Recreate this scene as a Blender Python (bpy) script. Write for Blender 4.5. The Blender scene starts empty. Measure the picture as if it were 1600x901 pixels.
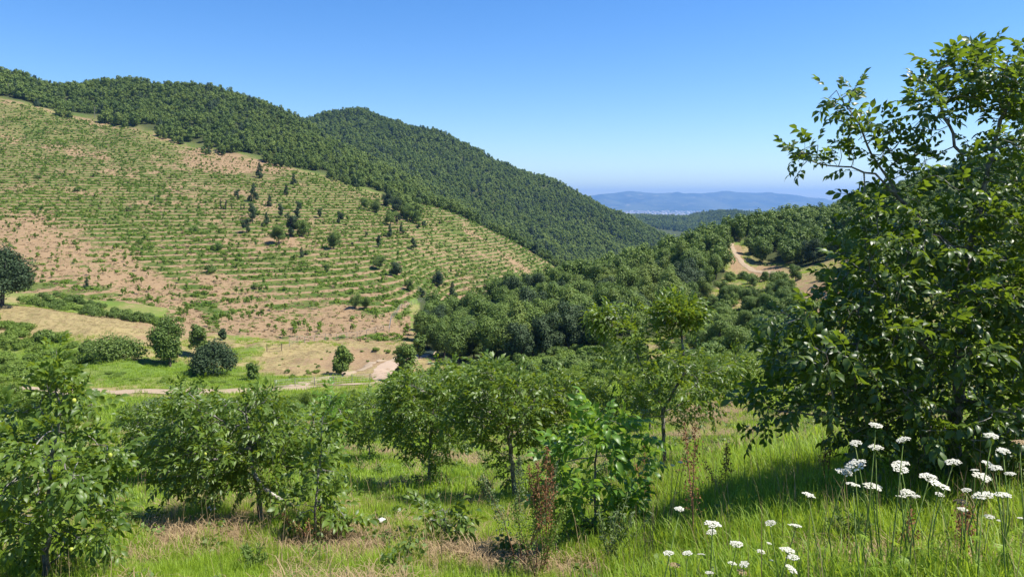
import bpy, math, random
import numpy as np
from mathutils import Vector, Matrix
R_ = np.random.RandomState(7)
random.seed(7)
S = bpy.context.scene
COL = S.collection
# ------------------------------------------------------------------ camera
F, HOR = 1155.0, 315.0            # focal length and horizon row, in pixels of a 1600 px wide picture
cam = bpy.data.objects.new('camera', bpy.data.cameras.new('camera'))
COL.objects.link(cam)
cam.location = (0, 0, 0)
cam.rotation_euler = (math.radians(90), 0, 0)
cam.data.sensor_width = 36.0
cam.data.lens = 36.0 * F / 1600
cam.data.shift_y = -(450.5 - HOR) / 1600
cam.data.clip_start = 0.05
cam.data.clip_end = 90000
S.camera = cam
# ------------------------------------------------------------------ sky and sun
SUN_AZ, SUN_EL = math.radians(94), math.radians(58)
W = bpy.data.worlds.new('World'); S.world = W; W.use_nodes = True
wn = W.node_tree; wn.nodes.clear()
sky = wn.nodes.new('ShaderNodeTexSky'); sky.sky_type = 'NISHITA'; sky.sun_disc = False
sky.sun_elevation = SUN_EL; sky.sun_rotation = SUN_AZ
sky.altitude = 300; sky.air_density = 1.0; sky.dust_density = 0.15; sky.ozone_density = 4.0
bg = wn.nodes.new('ShaderNodeBackground'); bg.inputs[1].default_value = 0.1
wo = wn.nodes.new('ShaderNodeOutputWorld')
hs = wn.nodes.new('ShaderNodeHueSaturation'); hs.inputs['Hue'].default_value = .508; hs.inputs['Saturation'].default_value = 1.3; hs.inputs['Value'].default_value = 1.0
wn.links.new(sky.outputs[0], hs.inputs['Color']); wn.links.new(hs.outputs[0], bg.inputs[0]); wn.links.new(bg.outputs[0], wo.inputs[0])
sun = bpy.data.objects.new('sun', bpy.data.lights.new('sun', 'SUN')); COL.objects.link(sun)
sun.data.energy = 5.0; sun.data.angle = math.radians(0.53); sun.data.color = (1.0, 0.955, 0.88)
sd = Vector((math.sin(SUN_AZ) * math.cos(SUN_EL), math.cos(SUN_AZ) * math.cos(SUN_EL), math.sin(SUN_EL)))
sun.rotation_euler = sd.to_track_quat('Z', 'Y').to_euler()
S.view_settings.view_transform = 'Standard'; S.view_settings.look = 'None'
S.view_settings.exposure = 0.9; S.view_settings.gamma = 1.0; S.view_settings.use_curve_mapping = False
S.cycles.max_bounces = 6; S.cycles.transparent_max_bounces = 8; S.cycles.volume_bounces = 0
# ------------------------------------------------------------------ helpers
def tag(o, label=None, cat=None, group=None, kind=None):
    if label: o['label'] = label
    if cat: o['category'] = cat
    if group: o['group'] = group
    if kind: o['kind'] = kind
    return o
def mesh(name, v, f, m=None, smooth=False, attrs=None):
    """v (n,3); f list of lists, or an int array (m,3)/(m,4)"""
    me = bpy.data.meshes.new(name)
    v = np.asarray(v, dtype=np.float32)
    if isinstance(f, np.ndarray):
        k = f.shape[1]
        me.vertices.add(len(v)); me.vertices.foreach_set('co', v.ravel())
        me.loops.add(f.size); me.loops.foreach_set('vertex_index', f.astype(np.int32).ravel())
        me.polygons.add(len(f)); me.polygons.foreach_set('loop_start', np.arange(0, f.size, k, dtype=np.int32))
        me.update(calc_edges=True)
    else:
        me.from_pydata([tuple(map(float, p)) for p in v], [], f)
    if smooth and len(me.polygons):
        me.polygons.foreach_set('use_smooth', np.ones(len(me.polygons), dtype=bool))
    if attrs:
        for k, a in attrs.items():
            at = me.attributes.new(k, 'FLOAT', 'POINT'); at.data.foreach_set('value', np.asarray(a, dtype=np.float32))
    if m is not None:
        for q in (m if isinstance(m, (list, tuple)) else [m]): me.materials.append(q)
    return me
def link(name, me, parent=None, loc=None, rot=None, scl=None):
    o = bpy.data.objects.new(name, me); COL.objects.link(o)
    if parent is not None: o.parent = parent
    if loc is not None: o.location = [float(c) for c in loc]
    if rot is not None: o.rotation_euler = [float(c) for c in rot]
    if scl is not None: o.scale = (scl,) * 3 if np.isscalar(scl) else [float(c) for c in scl]
    return o
class MB:
    def __init__(s): s.v = []; s.f = []; s.n = 0
    def add(s, v, f):
        v = np.asarray(v, float); s.v.append(v); s.f += [[i + s.n for i in q] for q in f]; s.n += len(v)
    def box(s, c, d, rz=0):
        x, y, z = np.array(d) / 2
        p = np.array([[-x,-y,-z],[x,-y,-z],[x,y,-z],[-x,y,-z],[-x,-y,z],[x,-y,z],[x,y,z],[-x,y,z]])
        ca, sa = math.cos(rz), math.sin(rz)
        p = p @ np.array([[ca, sa, 0], [-sa, ca, 0], [0, 0, 1]]) + np.array(c)
        s.add(p, [[0,3,2,1],[4,5,6,7],[0,1,5,4],[1,2,6,5],[2,3,7,6],[3,0,4,7]])
    def tube(s, pts, rad, n=5):
        pts = np.asarray(pts, float); m = len(pts)
        rad = np.full(m, rad) if np.isscalar(rad) else np.asarray(rad)
        V = []
        for i in range(m):
            d = pts[min(i + 1, m - 1)] - pts[max(i - 1, 0)]; d /= np.linalg.norm(d) + 1e-9
            a = np.cross(d, [0.31, 0.93, 0.17]); a /= np.linalg.norm(a) + 1e-9; b = np.cross(d, a)
            t = np.arange(n) * 2 * math.pi / n
            V.append(pts[i] + rad[i] * (np.cos(t)[:, None] * a + np.sin(t)[:, None] * b))
        Fc = []
        for i in range(m - 1):
            for k in range(n):
                Fc.append([i * n + k, i * n + (k + 1) % n, (i + 1) * n + (k + 1) % n, (i + 1) * n + k])
        Fc.append([(m - 1) * n + k for k in range(n)])
        s.add(np.concatenate(V), Fc)
    def mesh(s, name, m, smooth=False): return mesh(name, np.concatenate(s.v), s.f, m, smooth)
def unit(v): return v / (np.linalg.norm(v, axis=-1, keepdims=True) + 1e-9)
def sines(x, y, scale, seed=0, oct=4):
    r = np.random.RandomState(seed); out = np.zeros_like(np.asarray(x, float)); amp = 1.0; fr = 2 * math.pi / scale; tot = 0
    for o in range(oct):
        for q in range(3):
            a = r.rand() * 6.283; p = r.rand() * 6.283; k = fr * (0.75 + 0.5 * r.rand())
            out = out + amp * np.sin(k * (x * math.cos(a) + y * math.sin(a)) + p + 1.3 * np.sin(k * .61 * (x * math.sin(a) - y * math.cos(a)) + p * 3))
        tot += amp * 1.7; amp *= .55; fr *= 2.1
    return out / tot           # about -1..1
# ------------------------------------------------------------------ terrain
def V(y, v): return (y, (HOR - v) / F * y)
def Z(y, z): return (y, z)
def near(*z): return [Z(8, z[0]), Z(25, z[1]), Z(50, z[2]), Z(75, z[3])]
def low(y0, z0): return [Z(y0 + 40, z0 - 20), Z(y0 + 80, z0 - 30), Z(y0 + 120, z0 - 38), Z(y0 + 170, z0 - 45), Z(y0 + 300, -75), Z(y0 + 450, -82), Z(950, -90), Z(1150, -95)]
L4 = (-3.86, -8.5, -14.6, -20.2)
CO = {
 -400: near(-4, -9, -15, -20.5) + [Z(97,-24), Z(120,-24), Z(150,-17), Z(172,-20), Z(195,-18), Z(250,-6), Z(310,8), Z(400,36), Z(500,75), Z(600,108), Z(800,80), Z(950,80), Z(1150,100)],
 0:   near(*L4) + [V(97,614), V(120,574), V(150,480), Z(172,-23.5), V(195,445), V(250,370), V(310,310), V(400,235), V(500,160), V(600,132), Z(800,85), Z(950,85), Z(1150,95)],
 75:  near(*L4) + [V(97,614), V(121,571), V(150,486), Z(172,-24.5), V(195,453), V(250,377), V(310,317), V(400,244), V(505,174), V(640,158), Z(830,75), Z(950,80), Z(1150,95)],
 150: near(*L4) + [V(97,613), V(122,567), V(148,499), Z(170,-26), V(195,462), V(250,385), V(310,325), V(400,253), V(510,192), V(680,140), Z(850,75), Z(950,80), Z(1150,95)],
 225: near(*L4) + [V(97,612), V(122,570), V(147,521), V(169,490), V(195,471), V(250,392), V(310,330), V(395,264), V(480,218), V(690,137), Z(850,75), Z(950,85), Z(1150,100)],
 300: near(*L4) + [V(97,612), V(122,575), V(146,543), V(168,513), V(195,480), V(250,400), V(310,335), V(390,275), V(450,245), V(690,144), Z(850,70), Z(950,85), Z(1150,100)],
 380: near(*L4) + [V(97,610), V(122,578), V(148,545), V(168,520), V(195,487), V(250,407), V(310,343), V(385,285), V(440,256), V(695,166), Z(850,60), Z(950,75), Z(1150,108)],
 450: near(*L4) + [V(97,608), V(122,580), V(150,545), V(168,525), V(195,492), V(250,412), V(310,350), V(380,295), V(430,268), V(700,196), Z(850,50), V(950,228), V(1150,189)],
 550: near(*L4) + [V(97,604), V(124,580), V(153,545), V(170,527), V(198,491), V(253,424), V(310,369), V(373,321), V(424,294), V(700,242), Z(820,40), V(950,220), V(1150,181)],
 600: near(*L4) + [V(97,602), V(125,580), V(155,545), V(170,528), V(200,490), V(255,430), V(310,378), V(370,335), V(420,312), V(700,268), Z(800,32), V(950,228), V(1150,190)],
 650: near(*L4) + [V(97,600), V(126,579), V(155,549), V(171,532), V(198,506), V(250,448), V(305,405), V(360,350), V(420,318), Z(640,6), Z(760,10), V(950,246), V(1150,205)],
 700: near(*L4) + [V(97,598), V(128,578), V(155,552), V(172,535), V(195,520), Z(240,-38), V(290,452), V(345,395), V(420,329), Z(560,-15), Z(700,-12), V(950,268), V(1150,220)],
 750: near(*L4) + [V(97,594), V(124,573), V(152,543), V(172,517), V(198,492), Z(240,-38), Z(295,-36), V(350,405), V(420,352), Z(570,-35), V(710,365), V(950,296), V(1150,244)],
 800: near(*L4) + [V(97,590), V(120,568), V(148,535), V(172,500), V(200,467), Z(240,-38), Z(300,-37), V(360,415), V(420,377), Z(580,-50), V(720,392), V(950,322), V(1150,268)],
 870: near(-3.82,-8.3,-14,-19.2) + [V(97,585), V(118,562), V(148,523), V(175,487), V(207,452), Z(245,-38), Z(300,-44), Z(360,-46), V(415,420), Z(580,-58), V(720,407), V(950,352), V(1150,294)],
 950: near(-3.75,-8.0,-13.3,-17.8) + [V(97,578), V(118,555), V(148,512), V(180,472), V(215,435), Z(255,-40), Z(310,-55), Z(370,-62), Z(430,-66), Z(580,-68), Z(720,-67), V(950,378), V(1150,326)],
 1030: near(-3.6,-7.9,-13,-16.8) + [V(97,570), V(118,545), V(148,503), V(185,455), V(225,410), Z(265,-36), Z(320,-55), Z(370,-65), Z(430,-70), Z(580,-75), Z(720,-76), Z(950,-72), V(1150,376)],
 1130: near(-3.4,-7.6,-12.5,-16.3) + [V(97,549), V(120,522), V(150,488), V(190,442), V(240,376)] + low(240,-12.7),
 1200: near(-3.3,-7.4,-12,-15.5) + [V(97,535), V(120,508), V(150,477), V(200,428), V(258,358)] + low(258,-9.6),
 1300: near(-3.2,-7.2,-11.5,-14.6) + [V(97,515), V(120,488), V(150,452), V(205,396), V(262,347)] + low(262,-7),
 1400: near(-3.18,-7.0,-11,-13.6) + [V(97,495), V(120,468), V(150,432), V(205,370), V(280,307)] + low(280,2.4),
 1500: near(-3.15,-6.9,-10.5,-12.6) + [V(97,475), V(120,445), V(155,405), V(220,335), V(300,280)] + low(300,10),
 1600: near(-3.1,-6.5,-9.6,-11) + [V(97,455), V(120,425), V(160,380), V(230,308), V(320,255)] + low(320,18),
 2000: near(-2.8,-5.5,-7,-7.5) + [V(97,400), V(120,370), V(165,325), V(240,260), V(350,205)] + low(350,33)}
FARV = lambda u: 340 - 4.5 * np.exp(-((u - 1200) / 120.0) ** 2) + 2.5 * np.exp(-((u - 1035) / 40.0) ** 2) + 60 * (u < 900)
us = sorted(CO)
RA, RR, RZ = [], [], []
for u in us:
    p = [Z(0, -1.7)] + CO[u] + [Z(1800, -115), V(2600, FARV(u)), Z(4500, -190), Z(12000, -200), Z(34000, -200)]
    s = (u - 800) / F; c = math.sqrt(1 + s * s)
    RA.append(math.atan(s)); RR.append([q[0] * c for q in p]); RZ.append([q[1] for q in p])
nl = len(RR[0])
bk_r = np.array(RR[len(us) // 2]); bk_z = np.interp(bk_r, [0, 20, 150, 500, 1500, 34000], [-1.7, 3, 34, 60, -60, -200])
sd_r = bk_r; 
RA = [-math.pi] + RA + [math.pi]; RR = [bk_r] + RR + [bk_r]; RZ = [bk_z] + RZ + [bk_z]
RA = np.array(RA); RR = np.array(RR); RZ = np.array(RZ)
NAZ = 1441
AZ = np.linspace(-math.pi, math.pi, NAZ)
def smoothaz(T):
    out = np.stack([np.interp(AZ, RA, T[:, k]) for k in range(T.shape[1])], 1)
    ker = np.exp(-0.5 * (np.arange(-9, 10) / 3.2) ** 2); ker /= ker.sum()
    return np.stack([np.convolve(np.pad(out[:, k], 9, mode='edge'), ker, 'valid') for k in range(out.shape[1])], 1)
TR, TZ = smoothaz(RR), smoothaz(RZ)
def pchip(x, y, q):
    h = np.diff(x); d = np.diff(y) / h; m = np.zeros_like(x)
    m[0] = d[0]; m[-1] = d[-1]
    for i in range(1, len(x) - 1):
        if d[i - 1] * d[i] > 0:
            w1 = 2 * h[i] + h[i - 1]; w2 = h[i] + 2 * h[i - 1]; m[i] = (w1 + w2) / (w1 / d[i - 1] + w2 / d[i])
    i = np.clip(np.searchsorted(x, q) - 1, 0, len(x) - 2); t = np.clip((q - x[i]) / h[i], 0, 1)
    return (2*t**3 - 3*t**2 + 1) * y[i] + (t**3 - 2*t**2 + t) * h[i] * m[i] + (-2*t**3 + 3*t**2) * y[i+1] + (t**3 - t**2) * h[i] * m[i+1]
RG = np.concatenate([np.arange(0, 30, .5), np.arange(30, 700, 2), np.arange(700, 3000, 15), np.geomspace(3000, 36000, 60)])
TAB = np.stack([pchip(TR[i], TZ[i], RG) for i in range(NAZ)])
KT = np.stack([np.interp(RG, TR[i], np.arange(nl)) for i in range(NAZ)])       # layer coordinate
def look(T, x, y):
    a = np.arctan2(x, y); r = np.hypot(x, y)
    fa = np.clip((a + math.pi) / (2 * math.pi) * (NAZ - 1), 0, NAZ - 1.001); ia = fa.astype(int); fa = fa - ia
    ir = np.clip(np.searchsorted(RG, r, side='right') - 1, 0, len(RG) - 2); fr = np.clip((r - RG[ir]) / (RG[ir + 1] - RG[ir]), 0, 1)
    return (T[ia, ir] * (1-fa) + T[ia+1, ir] * fa) * (1-fr) + (T[ia, ir+1] * (1-fa) + T[ia+1, ir+1] * fa) * fr
KFOOT, KEDGE, KDOME, KH2 = 9, 13, 14, 17       # terraces lie between foot and edge layers
def U_of(x, y): return 800 + F * x / np.maximum(y, 1e-3)
STEP = 1.3
def terr_mask(x, y, k):
    u = U_of(x, y)
    kl = np.where(u < 260, KFOOT - .35, np.where(u < 640, KFOOT - 1.3, KFOOT + .6))
    return np.clip((k - kl) * 4, 0, 1) * np.clip((KEDGE + .15 - k) * 5, 0, 1) * (u < 905) * (y > 0)
def ht(x, y):
    x = np.asarray(x, float); y = np.asarray(y, float)
    z = look(TAB, x, y); k = look(KT, x, y); r = np.hypot(x, y)
    z = z + .05 * sines(x, y, 2.3, 3, 2) * np.clip(r / 4, 0, 1) * (r < 90) + np.clip((r - 20) / 80, 0, 1) * (.35 + .5 * np.exp(-((r - 150) / 22.0) ** 2)) * sines(x, y, 17, 5, 3) * (r < 700)
    z = z + np.clip((r - 430) / 200, 0, 1) * 5.5 * sines(x, y, 150, 9, 3) * (r < 1300) + np.clip((r - 1400) / 600, 0, 1) * np.clip((4500 - r) / 1000, 0, 1) * 9 * sines(x, y, 420, 12, 3)
    t = terr_mask(x, y, k); ph = z / STEP; fr = ph - np.floor(ph)
    saw = np.where(fr < .72, -fr * .55, -.396 + (fr - .72) * 1.414)         # nearly level bench, then a short steep bank
    return z + t * STEP * saw * np.clip(.75 + .6 * sines(x, y, 55, 15, 2), .15, 1.2)
def h1(x, y): return float(ht(np.array([x]), np.array([y]))[0])
YM = np.geomspace(2.5, 3000, 1500)
def hit(u, v, ymin=2.5):
    s = (u - 800) / F; t = (HOR - v) / F
    g = ht(s * YM, YM) - t * YM
    idx = np.where((g[1:] >= 0) & (YM[1:] > ymin))[0]
    if len(idx) == 0: return None
    i = idx[0]; a, b = g[i], g[i + 1]
    q = a / (a - b) if a < 0 <= b else 0
    y = YM[i] + (YM[i + 1] - YM[i]) * q
    return np.array([s * y, y, h1(s * y, y)])
def px(u, v, y): return np.array([(u - 800) / F * y, y, (HOR - v) / F * y])
def proj(p):
    p = np.asarray(p); return np.stack([800 + F * p[..., 0] / p[..., 1], HOR - F * p[..., 2] / p[..., 1]], -1)
# ------------------------------------------------------------------ materials
class NT:
    def __init__(s, name):
        s.m = bpy.data.materials.new(name); s.m.use_nodes = True; s.t = s.m.node_tree; s.t.nodes.clear()
        s.out = s.n('ShaderNodeOutputMaterial')
    def n(s, t, **k):
        q = s.t.nodes.new(t)
        for a, b in k.items(): setattr(q, a, b)
        return q
    def l(s, a, b): s.t.links.new(a, b)
    def val(s, sock, x):
        if hasattr(x, 'is_linked'): s.l(x, sock)
        elif isinstance(x, (tuple, list)): sock.default_value = tuple(x) + ((1,) if len(x) == 3 and sock.type == 'RGBA' else ())
        else: sock.default_value = x
    def math(s, op, a, b=None, c=None, clamp=False):
        q = s.n('ShaderNodeMath', operation=op, use_clamp=clamp); s.val(q.inputs[0], a)
        if b is not None: s.val(q.inputs[1], b)
        if c is not None: s.val(q.inputs[2], c)
        return q.outputs[0]
    def mix(s, f, a, b, mode='MIX'):
        q = s.n('ShaderNodeMix', data_type='RGBA', blend_type=mode); s.val(q.inputs[0], f); s.val(q.inputs[6], a); s.val(q.inputs[7], b); return q.outputs[2]
    def noise(s, scale, detail=3, vec=None, rough=.55, dist=0):
        q = s.n('ShaderNodeTexNoise'); q.inputs['Scale'].default_value = scale; q.inputs['Detail'].default_value = detail
        q.inputs['Roughness'].default_value = rough; q.inputs['Distortion'].default_value = dist
        if vec is not None: s.l(vec, q.inputs['Vector'])
        return q.outputs['Fac']
    def ramp(s, f, lo, hi): 
        q = s.n('ShaderNodeMapRange', interpolation_type='SMOOTHSTEP'); s.val(q.inputs[0], f); s.val(q.inputs[1], lo); s.val(q.inputs[2], hi); return q.outputs[0]
    def pos(s): return s.n('ShaderNodeNewGeometry').outputs['Position']
    def attr(s, name): return s.n('ShaderNodeAttribute', attribute_name=name).outputs['Fac']
    def bump(s, h, strength=.4, dist=.05):
        q = s.n('ShaderNodeBump'); q.inputs['Strength'].default_value = strength; q.inputs['Distance'].default_value = dist; s.l(h, q.inputs['Height']); return q.outputs[0]
    def pbr(s, col, rough=.8, spec=.3, normal=None):
        q = s.n('ShaderNodeBsdfPrincipled'); s.val(q.inputs['Base Color'], col); s.val(q.inputs['Roughness'], rough); q.inputs['Specular IOR Level'].default_value = spec
        if normal is not None: s.l(normal, q.inputs['Normal'])
        return q.outputs[0]
    def done(s, sh): s.l(sh, s.out.inputs['Surface']); return s.m
def leaf_mat(name, dark, light, trans, tcol, rough=.5, spec=.35, posscale=.8, gloss=None):
    t = NT(name)
    oi = t.n('ShaderNodeObjectInfo').outputs['Random']; lv = t.attr('lv')
    r = t.math('FRACT', t.math('ADD', oi, lv))
    nz = t.noise(posscale, 2, t.pos())
    fac = t.math('ADD', t.math('MULTIPLY', r, .6), t.math('MULTIPLY', t.ramp(nz, .3, .7), .4))
    c = t.mix(fac, dark, light)
    b = t.pbr(c, rough, spec)
    tr = t.n('ShaderNodeBsdfTranslucent'); t.l(t.mix(fac, [q * .75 for q in tcol], tcol), tr.inputs[0])
    mx = t.n('ShaderNodeMixShader'); mx.inputs[0].default_value = trans; t.l(b, mx.inputs[1]); t.l(tr.outputs[0], mx.inputs[2])
    return t.done(mx.outputs[0])
M = {}
M['walnut'] = leaf_mat('walnut_leaf', (.036, .08, .010), (.145, .215, .027), .31, (.36, .48, .03), .45, .42, 2.0)
M['walnut_dark'] = leaf_mat('walnut_leaf_deep', (.020, .046, .009), (.09, .142, .021), .28, (.32, .46, .028), .42, .45, 1.6)
M['walnut_bright'] = leaf_mat('walnut_leaf_young', (.08, .18, .02), (.16, .29, .03), .42, (.34, .52, .04), .4, .4, 2.0)
M['orchard'] = leaf_mat('orchard_leaf', (.07, .13, .017), (.20, .27, .034), .32, (.36, .48, .035), .45, .4, .5)
M['oak'] = leaf_mat('oak_leaf', (.058, .108, .02), (.165, .23, .036), .2, (.18, .27, .035), .6, .25, .05)
M['oak_light'] = leaf_mat('light_oak_leaf', (.085, .135, .024), (.18, .235, .042), .2, (.25, .3, .04), .6, .25, .05)
M['forest_light'] = leaf_mat('light_forest_leaf', (.085, .135, .026), (.185, .24, .046), .16, (.2, .25, .035), .65, .2, .012)
M['pine'] = leaf_mat('pine_needles', (.034, .060, .024), (.062, .095, .032), .12, (.08, .13, .03), .65, .2, .05)
M['forest'] = leaf_mat('forest_leaf', (.052, .095, .022), (.155, .215, .04), .16, (.18, .26, .03), .65, .2, .012)
M['bush'] = leaf_mat('bush_leaf', (.075, .13, .026), (.16, .22, .045), .25, (.22, .33, .04), .6, .25, .15)
M['bramble'] = leaf_mat('bramble_leaf', (.10, .17, .025), (.19, .26, .04), .3, (.3, .42, .05), .6, .25, .2)
M['willow'] = leaf_mat('willow_leaf', (.09, .13, .055), (.15, .19, .08), .25, (.2, .28, .08), .6, .25, .3)
M['plant'] = leaf_mat('terrace_sapling_leaf', (.065, .13, .016), (.20, .29, .038), .34, (.3, .44, .035), .6, .2, .03)
M['grass'] = leaf_mat('grass_blade', (.14, .25, .018), (.32, .43, .038), .42, (.46, .60, .04), .5, .3, .35)
M['straw'] = leaf_mat('dry_grass_blade', (.24, .165, .085), (.42, .31, .17), .28, (.42, .31, .16), .7, .2, .5)
M['dock'] = leaf_mat('dock_seed', (.15, .07, .035), (.30, .15, .07), .2, (.3, .14, .05), .8, .1, 6)
M['umbel'] = leaf_mat('umbel_petal', (.48, .46, .36), (.70, .68, .58), .25, (.8, .8, .7), .7, .2, 9)
M['husk'] = leaf_mat('walnut_husk', (.30, .36, .05), (.46, .48, .07), 0.05, (.3, .3, .05), .5, .3, 3)
def bark(name, a, b, sc):
    t = NT(name); n = t.noise(sc, 5, t.pos(), .6, .4); c = t.mix(t.ramp(n, .35, .7), a, b)
    return t.done(t.pbr(c, .85, .2, t.bump(n, .5, .01)))
M['bark'] = bark('walnut_bark', (.10, .085, .07), (.33, .31, .28), 14)
M['pale_bark'] = bark('pale_walnut_bark', (.26, .23, .19), (.52, .48, .42), 22)
M['darkbark'] = bark('oak_bark', (.05, .04, .03), (.14, .115, .09), 6)
M['stalk'] = bark('green_stalk', (.10, .17, .03), (.22, .26, .08), 12)
M['drystalk'] = bark('dry_stalk', (.14, .07, .04), (.30, .18, .10), 18)
M['post'] = bark('weathered_post', (.16, .14, .12), (.34, .31, .27), 8)
M['wire'] = bark('galvanised_wire', (.30, .31, .31), (.42, .43, .43), 30)
M['stone'] = bark('pale_stone', (.5, .48, .44), (.75, .73, .69), 9)
# ground
t = NT('ground'); P = t.pos()
dry, wood, ter, bare = t.attr('dry'), t.attr('wood'), t.attr('ter'), t.attr('bare')
n1, n2, n3 = t.noise(.055, 4, P), t.noise(.55, 5, P, .65), t.noise(5, 4, P, .65)
n4 = t.noise(38, 3, P, .7)
nn = t.math('ADD', t.math('MULTIPLY', n1, .35), t.math('ADD', t.math('MULTIPLY', n2, .4), t.math('MULTIPLY', n3, .25)))
green = t.mix(n3, (.085, .155, .022), (.17, .235, .04))
green = t.mix(t.ramp(n1, .4, .65), green, (.20, .215, .06))
straw = t.mix(n3, (.25, .19, .085), (.40, .315, .15))
straw = t.mix(t.math('MULTIPLY', t.ramp(t.noise(1.4, 5, P, .8), .48, .62), .8), straw, (.17, .155, .05))
soil = t.mix(n2, (.21, .132, .07), (.32, .215, .12))
soil = t.mix(t.math('MULTIPLY', t.ramp(t.noise(1.9, 5, P, .8), .45, .62), .75), soil, (.36, .255, .145))
soil = t.mix(t.math('MULTIPLY', t.ramp(t.noise(3.1, 4, P, .8), .56, .66), .7), soil, (.12, .10, .045))
f = t.ramp(t.math('ADD', nn, t.math('MULTIPLY', t.math('SUBTRACT', dry, .5), .55)), .47, .56)
c = t.mix(t.math('MULTIPLY', f, t.math('SUBTRACT', 1.0, t.math('MULTIPLY', ter, .55))), green, straw)
sep = t.n('ShaderNodeSeparateXYZ'); t.l(P, sep.inputs[0]); zf = t.math('FRACT', t.math('MULTIPLY', sep.outputs[2], 1 / STEP))
bench = t.math('SUBTRACT', 1.0, t.ramp(zf, .10, .34))                      # level bench of each terrace: trodden soil; bank: weeds
stripe = t.math('MULTIPLY', t.math('MULTIPLY', ter, t.math('ADD', .35, t.ramp(t.noise(.03, 3, P), .35, .6))), t.math('SUBTRACT', t.math('MULTIPLY', bench, .34), .13))
mott = t.math('ADD', t.math('MULTIPLY', t.noise(.16, 5, P, .75), .5), t.math('MULTIPLY', t.noise(1.1, 4, P, .7), .5))
fs = t.ramp(t.math('ADD', t.math('ADD', mott, stripe), t.math('MULTIPLY', t.math('SUBTRACT', bare, .5), .5)), .47, .545)
c = t.mix(t.math('MULTIPLY', ter, .9), c, t.mix(t.ramp(t.noise(.35, 5, P, .75), .38, .62), (.045, .09, .013), (.12, .13, .034)))
c = t.mix(fs, c, soil)
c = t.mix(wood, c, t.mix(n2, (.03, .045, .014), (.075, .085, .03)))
c = t.mix(t.math('MULTIPLY', t.ramp(n4, .35, .6), .35), c, t.mix(.5, c, (.05, .05, .02)), 'MIX')
hh = t.math('ADD', n3, t.math('MULTIPLY', n4, .6))
M['ground'] = t.done(t.pbr(c, .95, .1, t.bump(hh, .7, .12)))
t = NT('dirt_road'); P = t.pos(); a, b = t.noise(.7, 5, P, .65), t.noise(7, 4, P, .7)
c = t.mix(a, (.28, .205, .13), (.39, .305, .21)); c = t.mix(t.ramp(b, .55, .75), c, (.27, .19, .12)); c = t.mix(t.ramp(t.noise(.35, 4, P, .7), .58, .66), c, (.25, .24, .09))
M['road'] = t.done(t.pbr(c, .95, .1, t.bump(b, .5, .05)))
t = NT('riverbed_gravel'); P = t.pos(); a = t.noise(2.5, 5, P, .7); v = t.n('ShaderNodeTexVoronoi'); v.inputs['Scale'].default_value = 3; 
c = t.mix(a, (.30, .215, .145), (.42, .32, .23)); M['gravel'] = t.done(t.pbr(c, .9, .2, t.bump(v.outputs[0], .5, .1)))
t = NT('stream_water'); q = t.n('ShaderNodeBsdfPrincipled'); q.inputs['Base Color'].default_value = (.05, .07, .06, 1); q.inputs['Roughness'].default_value = .06
t.l(t.bump(t.noise(2, 3, t.pos()), .15, .05), q.inputs['Normal']); M['water'] = t.done(q.outputs[0])
t = NT('far_mountain'); P = t.pos(); a, b = t.noise(.0009, 5, P, .6), t.noise(.0035, 4, P, .6)
c = t.mix(t.ramp(a, .4, .6), (.03, .05, .02), (.10, .115, .05)); c = t.mix(t.ramp(b, .60, .70), c, (.30, .26, .16))
M['mount'] = t.done(t.pbr(c, .95, .1))
t = NT('town_wall'); M['town'] = t.done(t.pbr(t.mix(t.n('ShaderNodeNewGeometry').outputs['Random Per Island'], (.55, .40, .33), (.85, .82, .78)), .8, .2))
# ------------------------------------------------------------------ ground sheet
rr = np.concatenate([np.arange(.4, 30, .3), np.arange(30, 110, .7), np.arange(110, 170, .9), np.arange(170, 420, 1.2), np.arange(420, 660, 2.2), np.arange(660, 1250, 9), np.arange(1250, 3100, 40), np.geomspace(3100, 34000, 26)])
D = math.pi / 180
aa = np.concatenate([np.arange(-180, -70, 5.5), np.arange(-70, -38, 1.0), np.arange(-38, 38, .19), np.arange(38, 70, 1.0), np.arange(70, 180, 5.5)]) * D
na, nr = len(aa), len(rr)
gx = np.outer(np.sin(aa), rr); gy = np.outer(np.cos(aa), rr); gz = ht(gx, gy); gk = look(KT, gx, gy)
gu = U_of(gx, gy); gv = HOR - F * gz / np.maximum(gy, 1e-3)
front = gy > 0
ter = terr_mask(gx, gy, gk)
def blob(u0, v0, ru, rv): return np.exp(-((gu - u0) / ru) ** 2 - ((gv - v0) / rv) ** 2)
r2 = np.hypot(gx, gy)
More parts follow.
